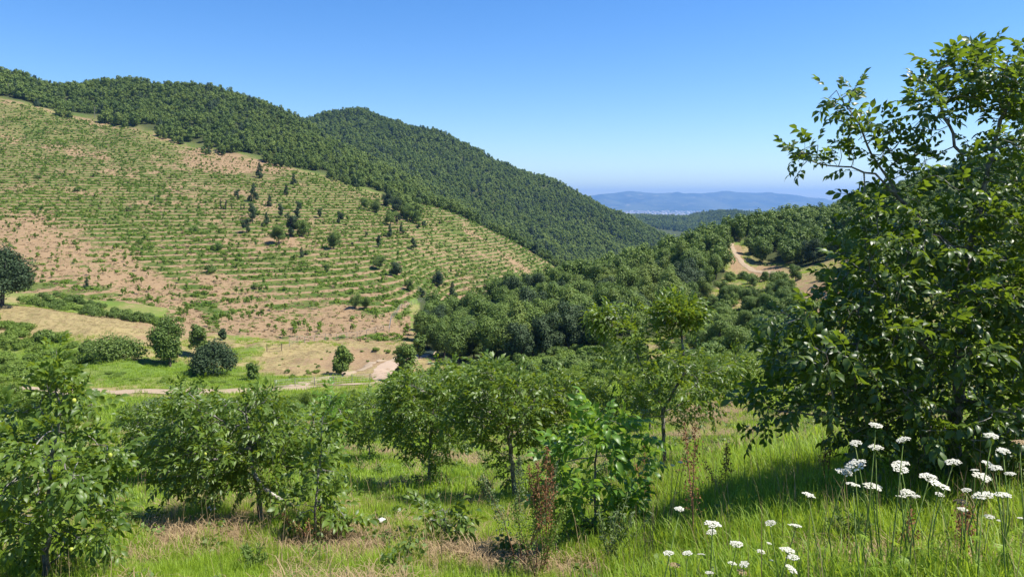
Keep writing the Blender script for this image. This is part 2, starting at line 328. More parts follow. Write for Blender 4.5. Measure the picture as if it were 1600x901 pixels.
# dryness (straw) and bare soil, as patches seen on the ground
dry = np.full_like(gz, .42)
dry = np.where((r2 > 95) & (r2 < 185) & (gu < 700), .55, dry)
dry += ((r2 > 120) & (r2 < 185)) * (.5 * blob(120, 500, 170, 32) + .5 * blob(450, 570, 150, 25) + .5 * blob(600, 560, 90, 30))
dry -= ((r2 > 95) & (r2 < 160)) * (.8 * blob(300, 585, 130, 14) + .7 * blob(50, 560, 70, 45) + .5 * blob(380, 555, 40, 14))
dry += ((r2 > 85) & (r2 < 240) & (gu > 1000)) * .16
bare = np.full_like(gz, .12)
bare = np.where(ter > .3, .50 + .16 * sines(gx, gy, 70, 18, 3) + .16 * sines(gx, gy, 19, 19, 3), bare)
gul = np.full_like(gz, 99.)
for a, b in zip([(120, 320), (205, 365), (275, 430), (320, 470), (655, 420), (680, 470)], [(205, 365), (275, 430), (320, 470), (335, 500), (680, 470), (690, 500)]):
    if a == (655, 420) or a[0] < 400 or a == (680, 470):
        du, dv = b[0] - a[0], b[1] - a[1]; tt = np.clip(((gu - a[0]) * du + (gv - a[1]) * dv) / (du * du + dv * dv), 0, 1)
        gul = np.minimum(gul, np.hypot(gu - a[0] - tt * du, gv - a[1] - tt * dv))
bare -= np.where(ter > .3, .5 * np.exp(-(gul / 17.0) ** 2), 0)          # weedy gullies running down between the terraces
tm = (r2 > 170) & front
for (u0, v0, ru, rv, a) in [(40, 370, 110, 28, .5), (130, 410, 130, 30, .45), (230, 450, 140, 25, .45), (330, 510, 150, 22, .5), (350, 255, 110, 18, .5), (400, 300, 60, 25, .2), (470, 470, 120, 14, .15), (540, 505, 160, 22, .5), (30, 250, 60, 20, .15), (640, 310, 40, 8, .3), (760, 400, 60, 12, .2), (60, 150, 60, 12, .35), (120, 305, 50, 14, .25), (420, 370, 90, 20, .2), (330, 440, 60, 14, .25)]:
    bare += a * blob(u0, v0, ru, rv) * tm
bare += ((r2 > 110) & (r2 < 185) & front) * (.5 * blob(570, 555, 70, 22) + .34 * blob(490, 575, 130, 26) + .55 * blob(655, 505, 35, 18) + .4 * blob(230, 528, 50, 12))
bare += ((r2 > 85) & (r2 < 260) & front) * (.22 * blob(1190, 470, 70, 60) + .75 * blob(1150, 400, 13, 26) + .75 * blob(1195, 424, 32, 10) + .5 * blob(1100, 590, 40, 14) + .6 * blob(1290, 460, 60, 40) + .35 * blob(1140, 540, 30, 20))
bare += ((r2 < 90) & front) * (.30 * blob(560, 860, 110, 22) + .3 * blob(310, 800, 70, 20) + .3 * blob(1090, 640, 60, 25) + .4 * blob(165, 690, 60, 12) + .4 * blob(850, 895, 60, 12))
dry += ((r2 < 40) & front) * (.55 * blob(600, 855, 170, 26) + .45 * blob(300, 830, 110, 35) + .5 * blob(1100, 640, 60, 40) + .4 * blob(700, 720, 60, 10) + .35 * blob(1050, 760, 80, 14) + .5 * blob(880, 890, 120, 16) + .55 * blob(1500, 885, 160, 26))
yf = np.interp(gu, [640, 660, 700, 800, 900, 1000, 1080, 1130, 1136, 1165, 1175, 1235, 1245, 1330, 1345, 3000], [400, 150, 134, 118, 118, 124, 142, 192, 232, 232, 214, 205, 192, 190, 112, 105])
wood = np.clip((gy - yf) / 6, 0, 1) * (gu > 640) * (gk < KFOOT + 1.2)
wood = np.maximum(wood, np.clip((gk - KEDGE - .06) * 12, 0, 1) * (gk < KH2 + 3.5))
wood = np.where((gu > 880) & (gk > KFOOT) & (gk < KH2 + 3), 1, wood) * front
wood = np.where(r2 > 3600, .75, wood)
vv = np.stack([gx, gy, gz], -1).reshape(-1, 3)
idx = np.arange(na * nr).reshape(na, nr)
q0 = idx[:, :-1]; q1 = idx[:, 1:]; nxt = np.roll(idx, -1, 0)
fc = np.stack([q0, nxt[:, :-1], nxt[:, 1:], q1], -1).reshape(-1, 4)[:, ::-1]
cen = len(vv); vv = np.concatenate([vv, [[0, 0, -1.7]]])
att = {k: np.append(a.ravel(), a.ravel()[0]) for k, a in dict(dry=dry, bare=np.clip(bare, 0, 1.2), ter=ter, wood=wood).items()}
gm = mesh('ground', vv, fc.copy(), M['ground'], True, att)
o = tag(link('ground', gm), kind='structure')
cap_v = np.concatenate([vv[idx[:, 0]], [[0, 0, -1.7]]])
tag(link('ground_underfoot', mesh('cap', cap_v, np.array([[i, na, (i + 1) % na] for i in range(na)]), M['ground'], True, dict(dry=[.4] * (na + 1), bare=[.1] * (na + 1), wood=[0] * (na + 1), ter=[0] * (na + 1)))), kind='structure')
def field(name_arr, x, y):
    """nearest value of a ground attribute"""
    a = np.arctan2(x, y); ia = np.clip(np.searchsorted(aa, a), 0, na - 1); ir = np.clip(np.searchsorted(rr, np.hypot(x, y)), 0, nr - 1)
    return name_arr[ia, ir]
# ------------------------------------------------------------------ draped ribbons: road, riverbed, stream
def ribbon(name, pts, w, m, lift, kind='structure', seg=1.0, rough=.25):
    pts = np.array(pts); d = np.r_[0, np.cumsum(np.hypot(*np.diff(pts, axis=0).T))]
    n = max(4, int(d[-1] / seg)); t = np.linspace(0, d[-1], n)
    ws = np.interp(t, d, w) if not np.isscalar(w) else np.full(n, w)
    x = np.interp(t, d, pts[:, 0]); y = np.interp(t, d, pts[:, 1])
    k = np.ones(9) / 9; x = np.convolve(np.pad(x, 4, 'edge'), k, 'valid'); y = np.convolve(np.pad(y, 4, 'edge'), k, 'valid')
    tx, ty = np.gradient(x), np.gradient(y); L = np.hypot(tx, ty) + 1e-9; nx, ny = -ty / L, tx / L
    VV = []; cols = 7
    for j in range(cols):
        s = (j / (cols - 1) - .5) * ws + (rough * np.sin(t * 1.3 + j) * np.sin(t * .57 + 2 * j) if j in (0, cols - 1) else 0)
        X, Y = x + nx * s, y + ny * s; VV.append(np.stack([X, Y, ht(X, Y) + lift - (.06 if j in (0, cols - 1) else 0)], -1))
    VV = np.stack(VV, 1).reshape(-1, 3); ii = np.arange(n * cols).reshape(n, cols)
    fcs = np.stack([ii[:-1, :-1], ii[1:, :-1], ii[1:, 1:], ii[:-1, 1:]], -1).reshape(-1, 4)
    return tag(link(name, mesh(name, VV, fcs, m, True)), kind=kind)
def hits(l): return [hit(u, v, 60)[:2] for u, v in l]
ribbon('dirt_road', hits([(-150, 612), (0, 612), (130, 611), (260, 613), (380, 612), (470, 606), (560, 600), (640, 596)]), 5.2, M['road'], .14)
ribbon('dirt_track', hits([(440, 607), (490, 597), (540, 584), (575, 572), (610, 562), (648, 553)]), [2.2, 2, 1.8, 1.6, 1.4, 1.2], M['road'], .1, rough=.5)
ribbon('riverbed', hits([(610, 602), (597, 585), (606, 570), (640, 560), (668, 552), (690, 540)]), [3, 4, 3.4, 3, 3, 3], M['gravel'], .10)
ribbon('stream', hits([(655, 556), (668, 552), (682, 546)]), [1.6, 2.4, 2.2], M['water'], .18, seg=.7)
ribbon('dirt_track', hits([(1215, 428), (1180, 424), (1158, 410), (1146, 392), (1141, 378)]), [3, 2.2, 1.6, 1.5, 1.5], M['road'], .12)
# ------------------------------------------------------------------ plant meshes
def foliage(rng, clumps, n, leaf, aspect=.75, jitter=.8, zsq=1.0):
    """leaf-sized faces on the shells of clumps [(centre, radius)]; returns v, f, lv"""
    C = np.array([c for c, r in clumps]); Rd = np.array([r for c, r in clumps])
    w = Rd ** 2 / (Rd ** 2).sum(); k = rng.choice(len(Rd), n, p=w)
    d = unit(rng.normal(size=(n, 3))); rad = Rd[k] * (1 - .45 * rng.rand(n) ** 1.6)
    p = C[k] + d * rad[:, None] * np.array([1, 1, zsq])
    nrm = unit(d + jitter * rng.normal(size=(n, 3)) * .6 + np.array([0, 0, .35]))
    a = unit(np.cross(nrm, rng.normal(size=(n, 3)))); b = np.cross(nrm, a)
    s = leaf * (.6 + .8 * rng.rand(n))[:, None]
    v = np.stack([p - a * s, p + b * s * aspect, p + a * s, p - b * s * aspect], 1)
    v[:, 1] -= nrm * s * .25; v[:, 3] -= nrm * s * .25
    return v.reshape(-1, 3), np.arange(4 * n).reshape(n, 4), np.repeat(rng.rand(n), 4)
def crown_clumps(rng, Rx, Hc, z0, n, shape='round'):
    cl = []
    a0_ = rng.rand() * 6.283; lob = [(a0_ + j * 2.4 + .5 * rng.normal(), 0.26 + .32 * rng.rand(), -.8 + 1.6 * (j + .8 * rng.rand()) / 7) for j in range(7)]
    for i in range(n):
        t = (i + .5) / n
        if shape == 'round':
            an, q, hz_ = lob[i % 7]; q = q * math.sqrt(max(.08, 1 - (hz_ * .8) ** 2)); d = unit(rng.normal(size=3)) * .33 * rng.rand() ** .4
            c = np.array([(math.cos(an) * q + d[0]) * Rx, (math.sin(an) * q + d[1]) * Rx, z0 + Hc / 2 * (1 + .78 * hz_ + .8 * d[2])]); r = Rx * (.23 + .2 * rng.rand())
            c[2] = max(c[2], z0 + r * .6)
        elif shape == 'cone':
            an = rng.rand() * 6.28; q = Rx * (1 - t) ** .8 * .75 * (.6 + .4 * rng.rand())
            c = np.array([math.cos(an) * q, math.sin(an) * q, z0 + Hc * t * .93]); r = Rx * (.2 + .3 * (1 - t))
        elif shape == 'column':
            an = rng.rand() * 6.28; q = Rx * .35
            c = np.array([math.cos(an) * q, math.sin(an) * q, z0 + Hc * (t * .92)]); r = Rx * (.75 - .5 * abs(t - .35))
        elif shape == 'low':
            an = rng.rand() * 6.28; q = Rx * rng.rand() ** .6 * .8
            c = np.array([math.cos(an) * q, math.sin(an) * q, z0 + Hc * .45 * (1 - (q / Rx) ** 2 * .8) * (.7 + .5 * rng.rand())]); r = Rx * (.24 + .18 * rng.rand())
        cl.append((c, r))
    return cl
def crown_mesh(name, seed, Rx, Hc, z0, ncl, n, leaf, m, shape='round', **k):
    rng = np.random.RandomState(seed); v, f, lv = foliage(rng, crown_clumps(rng, Rx, Hc, z0, ncl, shape), n, leaf, **k)
    return mesh(name, v, f, m, False, dict(lv=lv))
def trunk_mesh(name, seed, H, r0, m, limbs=4):
    rng = np.random.RandomState(seed); mb = MB()
    top = np.array([rng.normal() * .05 * H, rng.normal() * .05 * H, H]); mid = top * .5 + np.r_[rng.normal(size=2) * .02 * H, 0]
    mb.tube([np.array([0, 0, -.3]), mid, top], [r0 * 1.25, r0 * .85, r0 * .35], 6)
    for i in range(limbs):
        an = i * 6.28 / limbs + rng.rand(); b = mid + (top - mid) * rng.rand() * .6; e = b + np.array([math.cos(an), math.sin(an), .7]) * H * .35
        mb.tube([b, (b + e) / 2 + [0, 0, -.03 * H], e], [r0 * .45, r0 * .3, r0 * .12], 5)
    return mb.mesh(name, m, True)
# ------------------------------------------------------------------ scatter as geometry-node instances ("stuff")
def protos(name, meshes):
    c = bpy.data.collections.new(name)
    for i, me in enumerate(meshes): c.objects.link(bpy.data.objects.new('%s_%02d' % (name, i), me))
    return c
def scatter(name, pts, coll, nvar, smin, smax, label, cat, rng, tilt=.06, scl=None):
    pts = np.asarray(pts, np.float32); n = len(pts)
    me = bpy.data.meshes.new(name); me.vertices.add(n); me.vertices.foreach_set('co', pts.ravel())
    a = me.attributes.new('rot', 'FLOAT_VECTOR', 'POINT'); a.data.foreach_set('vector', np.stack([rng.normal(size=n) * tilt, rng.normal(size=n) * tilt, rng.rand(n) * 6.283], -1).astype(np.float32).ravel())
    a = me.attributes.new('scl', 'FLOAT', 'POINT'); a.data.foreach_set('value', (scl if scl is not None else smin + (smax - smin) * rng.rand(n)).astype(np.float32))
    a = me.attributes.new('idx', 'INT', 'POINT'); a.data.foreach_set('value', rng.randint(0, nvar, n).astype(np.int32))
    o = link(name, me)
    g = bpy.data.node_groups.new(name + '_scatter', 'GeometryNodeTree')
    g.interface.new_socket('Geometry', in_out='INPUT', socket_type='NodeSocketGeometry'); g.interface.new_socket('Geometry', in_out='OUTPUT', socket_type='NodeSocketGeometry')
    N = g.nodes.new; gi, go = N('NodeGroupInput'), N('NodeGroupOutput')
    ip, ci = N('GeometryNodeInstanceOnPoints'), N('GeometryNodeCollectionInfo')
    ci.inputs['Collection'].default_value = coll; ci.inputs['Separate Children'].default_value = True; ci.inputs['Reset Children'].default_value = True
    def at(nm, ty):
        q = N('GeometryNodeInputNamedAttribute'); q.data_type = ty; q.inputs['Name'].default_value = nm; return q.outputs[0]
    er = N('FunctionNodeEulerToRotation')
    g.links.new(gi.outputs[0], ip.inputs['Points']); g.links.new(ci.outputs[0], ip.inputs['Instance']); ip.inputs['Pick Instance'].default_value = True
    g.links.new(at('idx', 'INT'), ip.inputs['Instance Index']); g.links.new(at('rot', 'FLOAT_VECTOR'), er.inputs[0]); g.links.new(er.outputs[0], ip.inputs['Rotation'])
    g.links.new(at('scl', 'FLOAT'), ip.inputs['Scale']); g.links.new(ip.outputs[0], go.inputs[0])
    md = o.modifiers.new('scatter', 'NODES'); md.node_group = g
    return tag(o, label, cat, kind='stuff')
# ------------------------------------------------------------------ far forest on the big hills
def grid_pts(r0, r1, a0, a1, sp, rng, jit=.45):
    out = []
    for r in np.arange(r0, r1, sp):
        n = max(1, int(r * (a1 - a0) / sp)); a = a0 + (np.arange(n) + .5 + jit * (rng.rand(n) - .5) * 2) * (a1 - a0) / n
        q = r + sp * jit * (rng.rand(n) - .5) * 2; out.append(np.stack([np.sin(a) * q, np.cos(a) * q], -1))
    return np.concatenate(out)
rng = np.random.RandomState(21)
far_tree = [crown_mesh('forest_tree_%d' % i, 30 + i, 3.0, 6.0, .2, 16, 900, .27, M['forest'] if i not in (1, 3, 6) else M['forest_light'] if i < 4 else M['pine'], 'round' if i < 5 else 'cone', jitter=.45) for i in range(7)]
cF = protos('far_tree', far_tree)
P2 = grid_pts(380, 1330, -39 * D, 16 * D, 4.6, rng)
k2 = look(KT, P2[:, 0], P2[:, 1]); u2 = U_of(P2[:, 0], P2[:, 1]); r2d = np.hypot(*P2.T)
edge = KEDGE + .10 + .12 * sines(P2[:, 0], P2[:, 1], 40, 31, 3)
keep = (k2 > edge) & (k2 < KH2 + .35) & (rng.rand(len(P2)) < np.where(r2d > 750, .72, .95))
keep |= (u2 > 610) & (u2 < 662) & (k2 > KEDGE - .95 + (u2 - 640) * .008 * -1) & (k2 <= edge + .1) & (np.abs(u2 - 600 - (KEDGE - k2) * 55 - 10) < 17)
# leave out what stands behind a ridge and can never be seen
keep &= ~((u2 < 420) & (k2 > KDOME + .25)) & ~((u2 < 860) & (k2 > KDOME + .25) & (k2 < KDOME + .9))
P2 = P2[keep]; r2d = r2d[keep]
scatter('forest', np.column_stack([P2, ht(P2[:, 0], P2[:, 1])]), cF, 7, 0, 0, 'dense dark green forest covering the high hills above the terraces', 'forest', rng, .05,
        (.7 + .75 * rng.rand(len(P2)) ** 1.6) * np.where(r2d > 750, 1.25, 1.0) * np.where(U_of(P2[:, 0], P2[:, 1]) < 60, 1.25, 1.0))
PF = grid_pts(2250, 2800, 5 * D, 24 * D, 11, rng)
scatter('far_woods', np.column_stack([PF, ht(PF[:, 0], PF[:, 1])]), cF, 7, 1.6, 2.6, 'hazy blue-green wooded ridge below the distant mountains', 'forest', rng)
# ------------------------------------------------------------------ single trees: an Empty with crown and trunk
def tree(name, crown, trunk, p, rz, s, label, cat='tree', group=None, sz=1.0):
    e = link(name, None, None, p, (0, 0, rz), (s, s, s * sz)); e.empty_display_size = .3
    tag(e, label, cat, group)
    link('crown', crown, e)
    if trunk is not None: link('trunk', trunk, e)
    return e
rng = np.random.RandomState(44)
oak_c = [crown_mesh('oak_crown_%d' % i, 60 + i, 3.3, 6.6, .4, 30, 6500, .135, M['oak'] if i < 4 else M['oak_light'] if i == 4 else M['pine'], jitter=.55) for i in range(6)]
oak_t = trunk_mesh('oak_trunk', 5, 5.0, .17, M['darkbark'])
pine_c = [crown_mesh('pine_crown_%d' % i, 80 + i, 1.7, 5.2, .5, 17, 2000, .13, M['pine'], 'cone' if i < 2 else 'round') for i in range(4)]
pine_t = trunk_mesh('pine_trunk', 6, 4.2, .11, M['darkbark'], 3)
cyp_c = crown_mesh('cypress_crown', 90, .55, 4.2, .2, 10, 900, .09, M['pine'], 'column')
bush_c = [crown_mesh('bush_crown_%d' % i, 95 + i, 1.0, 1.35, .1, 11, 1300, .07, M['bush'], 'low') for i in range(3)]
bram_c = [crown_mesh('bramble_%d' % i, 105 + i, 1.2, .9, 0, 12, 1200, .08, M['bramble'], 'low') for i in range(3)]
stub = trunk_mesh('bush_stem', 8, .6, .03, M['darkbark'], 3)
# wood on the near hillside across from the terraces
PW = np.concatenate([grid_pts(110, 345, math.atan(-160 / F), math.atan(900 / F), 5.1, rng, .42)])
uw = U_of(PW[:, 0], PW[:, 1]); kw = look(KT, PW[:, 0], PW[:, 1])
yfw = np.interp(uw, [640, 660, 700, 800, 900, 1000, 1080, 1130, 1136, 1165, 1175, 1235, 1245, 1330, 1345, 3000], [400, 150, 136, 120, 120, 126, 144, 194, 236, 236, 216, 207, 194, 192, 116, 110])
kp = (PW[:, 1] > yfw) & (kw < KFOOT + .5) & (uw > 648)
PW = PW[kp]; uw = uw[kp]; yfw2 = yfw[kp]; kw2 = kw[kp]
zw = ht(PW[:, 0], PW[:, 1]); order = np.argsort(PW[:, 1]); 
inview = (uw < 1620)
sel = [i for i in order if inview[i]]
near_sel, rest = sel[:290], sel[290:] + [i for i in order if not inview[i] and uw[i] < 1750]
for j, i in enumerate(near_sel):
    lower = uw[i] < 1140
    s = .75 + .5 * rng.rand(); size = 'small' if s < .9 else 'large' if s > 1.1 else 'middling'
    zone = 'at the lower edge of the wood ' if PW[i, 1] < yfw2[i] + 9 else 'on the crest of the wood ' if kw2[i] > KFOOT - .3 else 'inside the wood '
    side = 'below the bare dirt track' if lower else 'above the bare dirt track'
    tree('oak_tree', oak_c[rng.randint(6)], oak_t, (PW[i, 0], PW[i, 1], zw[i]), rng.rand() * 6.28, s,
         size + ' round-crowned green tree ' + zone + side, 'tree', size + ' trees ' + zone + side, .9 + .3 * rng.rand())
if rest:
    cO = protos('wood_tree', [crown_mesh('wood_tree_%d' % i, 160 + i, 3.3, 6.6, .4, 20, 1500, .24, M['oak']) for i in range(4)])
    scatter('upper_wood', np.column_stack([PW[rest], zw[rest]]), cO, 4, .8, 1.2, 'upper edge of the green wood along the hill crest', 'forest', rng)
# dark trees dotted over the terraces: (u, v of the base, height in px, kind)
DT = [(405,277,20,'p'),(459,289,15,'p'),(447,304,14,'p'),(396,315,25,'p'),(371,312,16,'p'),(421,322,16,'p'),(439,340,20,'p'),(466,332,17,'p'),(395,347,28,'p'),(385,364,22,'p'),(416,354,20,'p'),(436,380,28,'o'),(454,370,35,'p'),(472,370,25,'o'),(464,346,20,'p'),(500,341,15,'p'),(531,349,18,'p'),(569,327,17,'o'),(586,332,20,'o'),(610,352,22,'o'),(622,349,15,'p'),(627,364,14,'p'),(609,372,18,'p'),(572,370,9,'p'),(522,389,26,'o'),(591,387,18,'p'),(646,391,18,'p'),(471,402,14,'p'),(592,421,20,'o'),(619,432,22,'o'),(660,466,15,'p'),(684,447,22,'o'),(707,465,22,'p'),(510,425,12,'o'),(550,385,7,'p'),(687,350,6,'p'),(654,357,8,'o'),(662,354,9,'o'),(630,338,20,'o'),(640,345,24,'o'),(650,350,20,'o'),(620,330,20,'o'),(606,322,20,'o'),
      (304,362,10,'b'),(341,389,12,'b'),(327,425,14,'b'),(135,450,15,'p'),(555,481,20,'o'),(573,483,19,'o'),(480,398,9,'b'),(400,450,9,'b'),(640,455,18,'o'),(120,300,8,'b'),(60,280,7,'b'),(200,330,7,'b')]
for (u, v, h, kd) in DT:
    p = hit(u, v, 100)
    if p is None: continue
    hm = h / F * p[1]
    rz = rng.rand() * 6.28
    if kd == 'p': tree('pine_tree', pine_c[rng.randint(4)], pine_t, p, rz, hm / 4.7, 'small dark pine standing alone among the terrace rows', 'tree', 'dark pines dotted over the terraces')
    elif kd == 'o': tree('oak_tree', oak_c[rng.randint(6)], oak_t, p, rz, hm / 6.0, 'round dark broadleaf tree standing among the terrace rows', 'tree', 'dark broadleaf trees on the terraces')
    else: tree('round_bush', bush_c[rng.randint(3)], stub, p, rz, hm / 1.2, 'compact round dark green bush on the terraced slope', 'bush', 'round bushes on the terraces')
for i, (u, v, h) in enumerate([(345,326,16),(353,327,17),(362,327,11),(376,328,10),(381,328,12),(242,315,12)]):
    p = hit(u, v, 100); lone = u == 242
    tree('cypress_tree', cyp_c, pine_t, p, rng.rand() * 6, h / F * p[1] / 4.5, 'single slim cypress standing apart on the terraced slope' if lone else 'slim dark cypress in the short row beside the pine clump', 'tree', None if lone else 'row of cypresses beside the pines')
# valley trees with a character of their own
def own(u, v, wpx, hpx, seed, m, label, name='oak_tree', shape='round', ymin=60, leaf=None, n=4500, trunk=True, z0=.08, group=None, cat='tree', zsink=0):
    p = hit(u, v, ymin); p[2] -= zsink; H = hpx / F * p[1]; Rx = wpx / F * p[1] / 2
    e = link(name, None, None, p); tag(e, label, cat, group)
    lf = leaf or max(.05, 1.5 / F * p[1])
    link('crown', crown_mesh('crown', seed, Rx, H * (1 - z0) / (.9 if shape == 'round' else .75), H * z0, 40 if n < 6000 else 75, n, lf, m, shape), e)
    if trunk: link('trunk', trunk_mesh('trunk', seed, H * .75, max(.05, H * .022), M['darkbark']), e)
    return e
own(3, 477, 96, 118, 201, M['pine'], 'big dark evergreen tree standing at the top of the straw-coloured knoll', n=16000, leaf=.2, z0=.0, shape='low')
own(266, 572, 66, 78, 202, M['oak'], 'dark rounded tree at the foot of the straw-coloured knoll', n=8000, z0=0)
own(333, 585, 76, 62, 203, M['pine'], 'bushy dark conifer beside the rounded tree below the knoll', 'conifer_tree', 'low', n=7000, z0=.0)
own(308, 560, 36, 54, 204, M['bush'], 'loose mid-green tree squeezed between rounded tree and bushy conifer', n=3000)
own(393, 591, 25, 22, 205, M['oak'], 'small round bush beside the green strip above the road', 'round_bush', 'round', n=1800, z0=.02, cat='bush')
own(533, 586, 42, 44, 206, M['oak'], 'lone rounded tree on pale bank near the dry riverbed', n=4500, z0=0)
own(636, 597, 44, 62, 207, M['oak'], 'dark tree overhanging the bend of the dry riverbed', n=5000, z0=0)
own(655, 560, 22, 40, 208, M['oak'], 'slender dark tree behind the one overhanging the riverbed', n=2500)
own(620, 595, 18, 18, 209, M['bush'], 'small pale green bush at the mouth of the riverbed', 'round_bush', n=1500, cat='bush', z0=.02)
own(178, 563, 92, 40, 210, M['bush'], 'wide low green thicket on front of the knoll', 'thicket', 'low', n=6000, cat='bush', z0=0)
own(140, 549, 30, 20, 211, M['oak'], 'small dark bush at the end of the wide thicket', 'round_bush', 'low', n=2000, cat='bush', z0=0)
own(70, 535, 30, 26, 212, M['oak'], 'dark bush rising out of the bramble slope', 'round_bush', 'low', n=2000, cat='bush', z0=0)
own(78, 478, 30, 18, 213, M['oak'], 'dark rounded bush at the head of the hedge behind the knoll', 'round_bush', 'low', n=2000, cat='bush', z0=0)
own(348, 530, 14, 15, 214, M['pine'], 'tiny dark conifer on the bare bank', 'conifer_tree', n=1200, z0=.02)
own(235, 672, 110, 50, 215, M['willow'], 'soft grey-green willow bush below the dirt road', 'willow_bush', 'low', ymin=25, n=9000, leaf=.045, cat='bush', z0=0)
# hedge behind the knoll, brambles on its front, shrubs on the clearing
def poly_pts(poly, n, rng, ymin=60):
    poly = np.array(poly, float); lo, hi = poly.min(0), poly.max(0); out = []
    while len(out) < n:
        q = lo + (hi - lo) * rng.rand(2); ins = False; j = len(poly) - 1
        for i in range(len(poly)):
            if (poly[i, 1] > q[1]) != (poly[j, 1] > q[1]) and q[0] < (poly[j, 0] - poly[i, 0]) * (q[1] - poly[i, 1]) / (poly[j, 1] - poly[i, 1]) + poly[i, 0]: ins = not ins
            j = i
        if ins:
            p = hit(q[0], q[1], ymin)
            if p is not None: out.append(p)
    return np.array(out)
for p in poly_pts([(30, 462), (90, 462), (150, 478), (230, 500), (262, 520), (250, 528), (170, 505), (90, 488), (40, 480)], 60, rng, 160):
    m = rng.rand(); tree('hedge_bush', (bush_c if m < .6 else bram_c)[rng.randint(3)], None, p, rng.rand() * 6, 1.1 + .9 * rng.rand(), 'green bush in the hedge running behind the straw-coloured knoll', 'bush', 'bushes of the hedge behind the knoll')
for p in poly_pts([(-20, 500), (40, 510), (100, 530), (140, 560), (130, 600), (60, 603), (-20, 600)], 70, rng, 60):
    tree('bramble_bush', bram_c[rng.randint(3)], None, p, rng.rand() * 6, .9 + .8 * rng.rand(), 'low light-green bramble mound on the slope beyond the dirt road', 'bush', 'brambles beyond the dirt road')
for p in poly_pts([(430, 560), (520, 548), (640, 545), (655, 560), (600, 590), (450, 598)], 34, rng, 100):
    tree('bank_bush', (bram_c if rng.rand() < .5 else bush_c)[rng.randint(3)], None, p, rng.rand() * 6, .25 + .5 * rng.rand() ** 2, 'little green bush on the pale bank near the dry riverbed', 'bush', 'little bushes on the pale bank')
for p in poly_pts([(170, 580), (260, 578), (420, 588), (420, 603), (170, 603)], 40, rng, 60):
    tree('bramble_bush', bram_c[rng.randint(3)], None, p, rng.rand() * 6, .45 + .3 * rng.rand(), 'flat bramble patch in the green strip along the dirt road', 'bush', 'brambles in the green strip along the road', .55)
for p in poly_pts([(1142, 432), (1180, 434), (1245, 438), (1250, 520), (1180, 560), (1100, 565), (1080, 510), (1128, 465)], 120, rng, 70):
    if rng.rand() < .5: tree('thicket_bush', bush_c[rng.randint(3)], stub, p, rng.rand() * 6, 1.3 + 1.2 * rng.rand(), 'broad low bush in the thicket under the bare dirt track', 'bush', 'broad bushes in the thicket under the track')
    else: tree('young_oak', oak_c[rng.randint(4)], oak_t, p, rng.rand() * 6, .35 + .3 * rng.rand(), 'young round-crowned tree in the thicket under the bare dirt track', 'tree', 'young trees in the thicket under the track')
for p in poly_pts([(1120, 470), (1180, 450), (1330, 420), (1400, 470), (1330, 600), (1080, 590)], 110, rng, 70):
    tree("scrub_bush", (bram_c if rng.rand() < .3 else bush_c)[rng.randint(3)], None, p, rng.rand() * 6, .8 + 1.6 * rng.rand() ** 1.5, "scrubby green bush on the slope beside the bare dirt track", "bush", "scrub beside the dirt track")
for p in poly_pts([(760, 560), (830, 545), (960, 540), (1010, 530), (1010, 560), (900, 580), (770, 585)], 70, rng, 90):
    tree('scrub_bush', (bram_c if rng.rand() < .35 else bush_c)[rng.randint(3)], None, p, rng.rand() * 6, .9 + 1.0 * rng.rand(), 'leafy bush crowding the grass strip at the foot of the wood', 'bush', 'bushes at the foot of the wood')
for p in poly_pts([(740, 575), (820, 585), (960, 560), (1040, 540), (1100, 480), (1150, 440), (1200, 470), (1180, 560), (1060, 580), (900, 600), (760, 600)], 130, rng, 70):
    tree('scrub_bush', (bram_c if rng.rand() < .62 else bush_c)[rng.randint(3)], None, p, rng.rand() * 6, .6 + 1.0 * rng.rand(), 'scrubby yellow-green bush on the clearing below the wood', 'bush', 'scrub at the lower edge of the wood')
# ------------------------------------------------------------------ terrace planting
rng = np.random.RandomState(77)
def sapling_mesh(seed, m):
    r = np.random.RandomState(seed); v, f, lv = foliage(r, crown_clumps(r, .62, 1.5, .45, 7), 170, .13)
    return mesh('sapling', v, f, m, False, dict(lv=lv))
sap_t = trunk_mesh('sapling_trunk', 9, 1.3, .03, M['darkbark'], 3)
sap = [sapling_mesh(300 + i, M['plant']) for i in range(5)]
def weed_mesh(seed, m, R=.8, H=.5, n=110, leaf=.13):
    r = np.random.RandomState(seed); v, f, lv = foliage(r, crown_clumps(r, R, H, 0, 7, 'low'), n, leaf); return mesh('weed_clump', v, f, m, False, dict(lv=lv))
weed = [weed_mesh(320 + i, M['bramble'] if i % 3 == 0 else M['plant']) for i in range(5)] + [weed_mesh(330, M['straw'], .6, .3, 80, .10)]
PT = grid_pts(150, 680, -38 * D, 5.5 * D, 1.5, rng, .5)
kt = look(KT, PT[:, 0], PT[:, 1]); tmk = terr_mask(PT[:, 0], PT[:, 1], kt)
zraw = look(TAB, PT[:, 0], PT[:, 1]); 
def phase(x, y):
    z = look(TAB, x, y); r = np.hypot(x, y)
    z = z + np.clip((r - 20) / 80, 0, 1) * (.35 + .5 * np.exp(-((r - 150) / 22.0) ** 2)) * sines(x, y, 17, 5, 3) * (r < 700) + np.clip((r - 430) / 200, 0, 1) * 5.5 * sines(x, y, 150, 9, 3) * (r < 1300)
    ph = z / STEP; return ph - np.floor(ph)
ph = phase(PT[:, 0], PT[:, 1])
bareT = field(bare, PT[:, 0], PT[:, 1])
row = (np.abs(ph - .50) < .13)
bank = (ph > .56)
lush = np.clip(1.45 - 1.5 * bareT + .5 * sines(PT[:, 0], PT[:, 1], 45, 51, 3), 0.03, 1)
cand = (tmk > .5)
is_sap = cand & row & (rng.rand(len(PT)) < .26)
is_weed = cand & ~is_sap & (rng.rand(len(PT)) < np.where(bank, 1.1, .17) * lush)
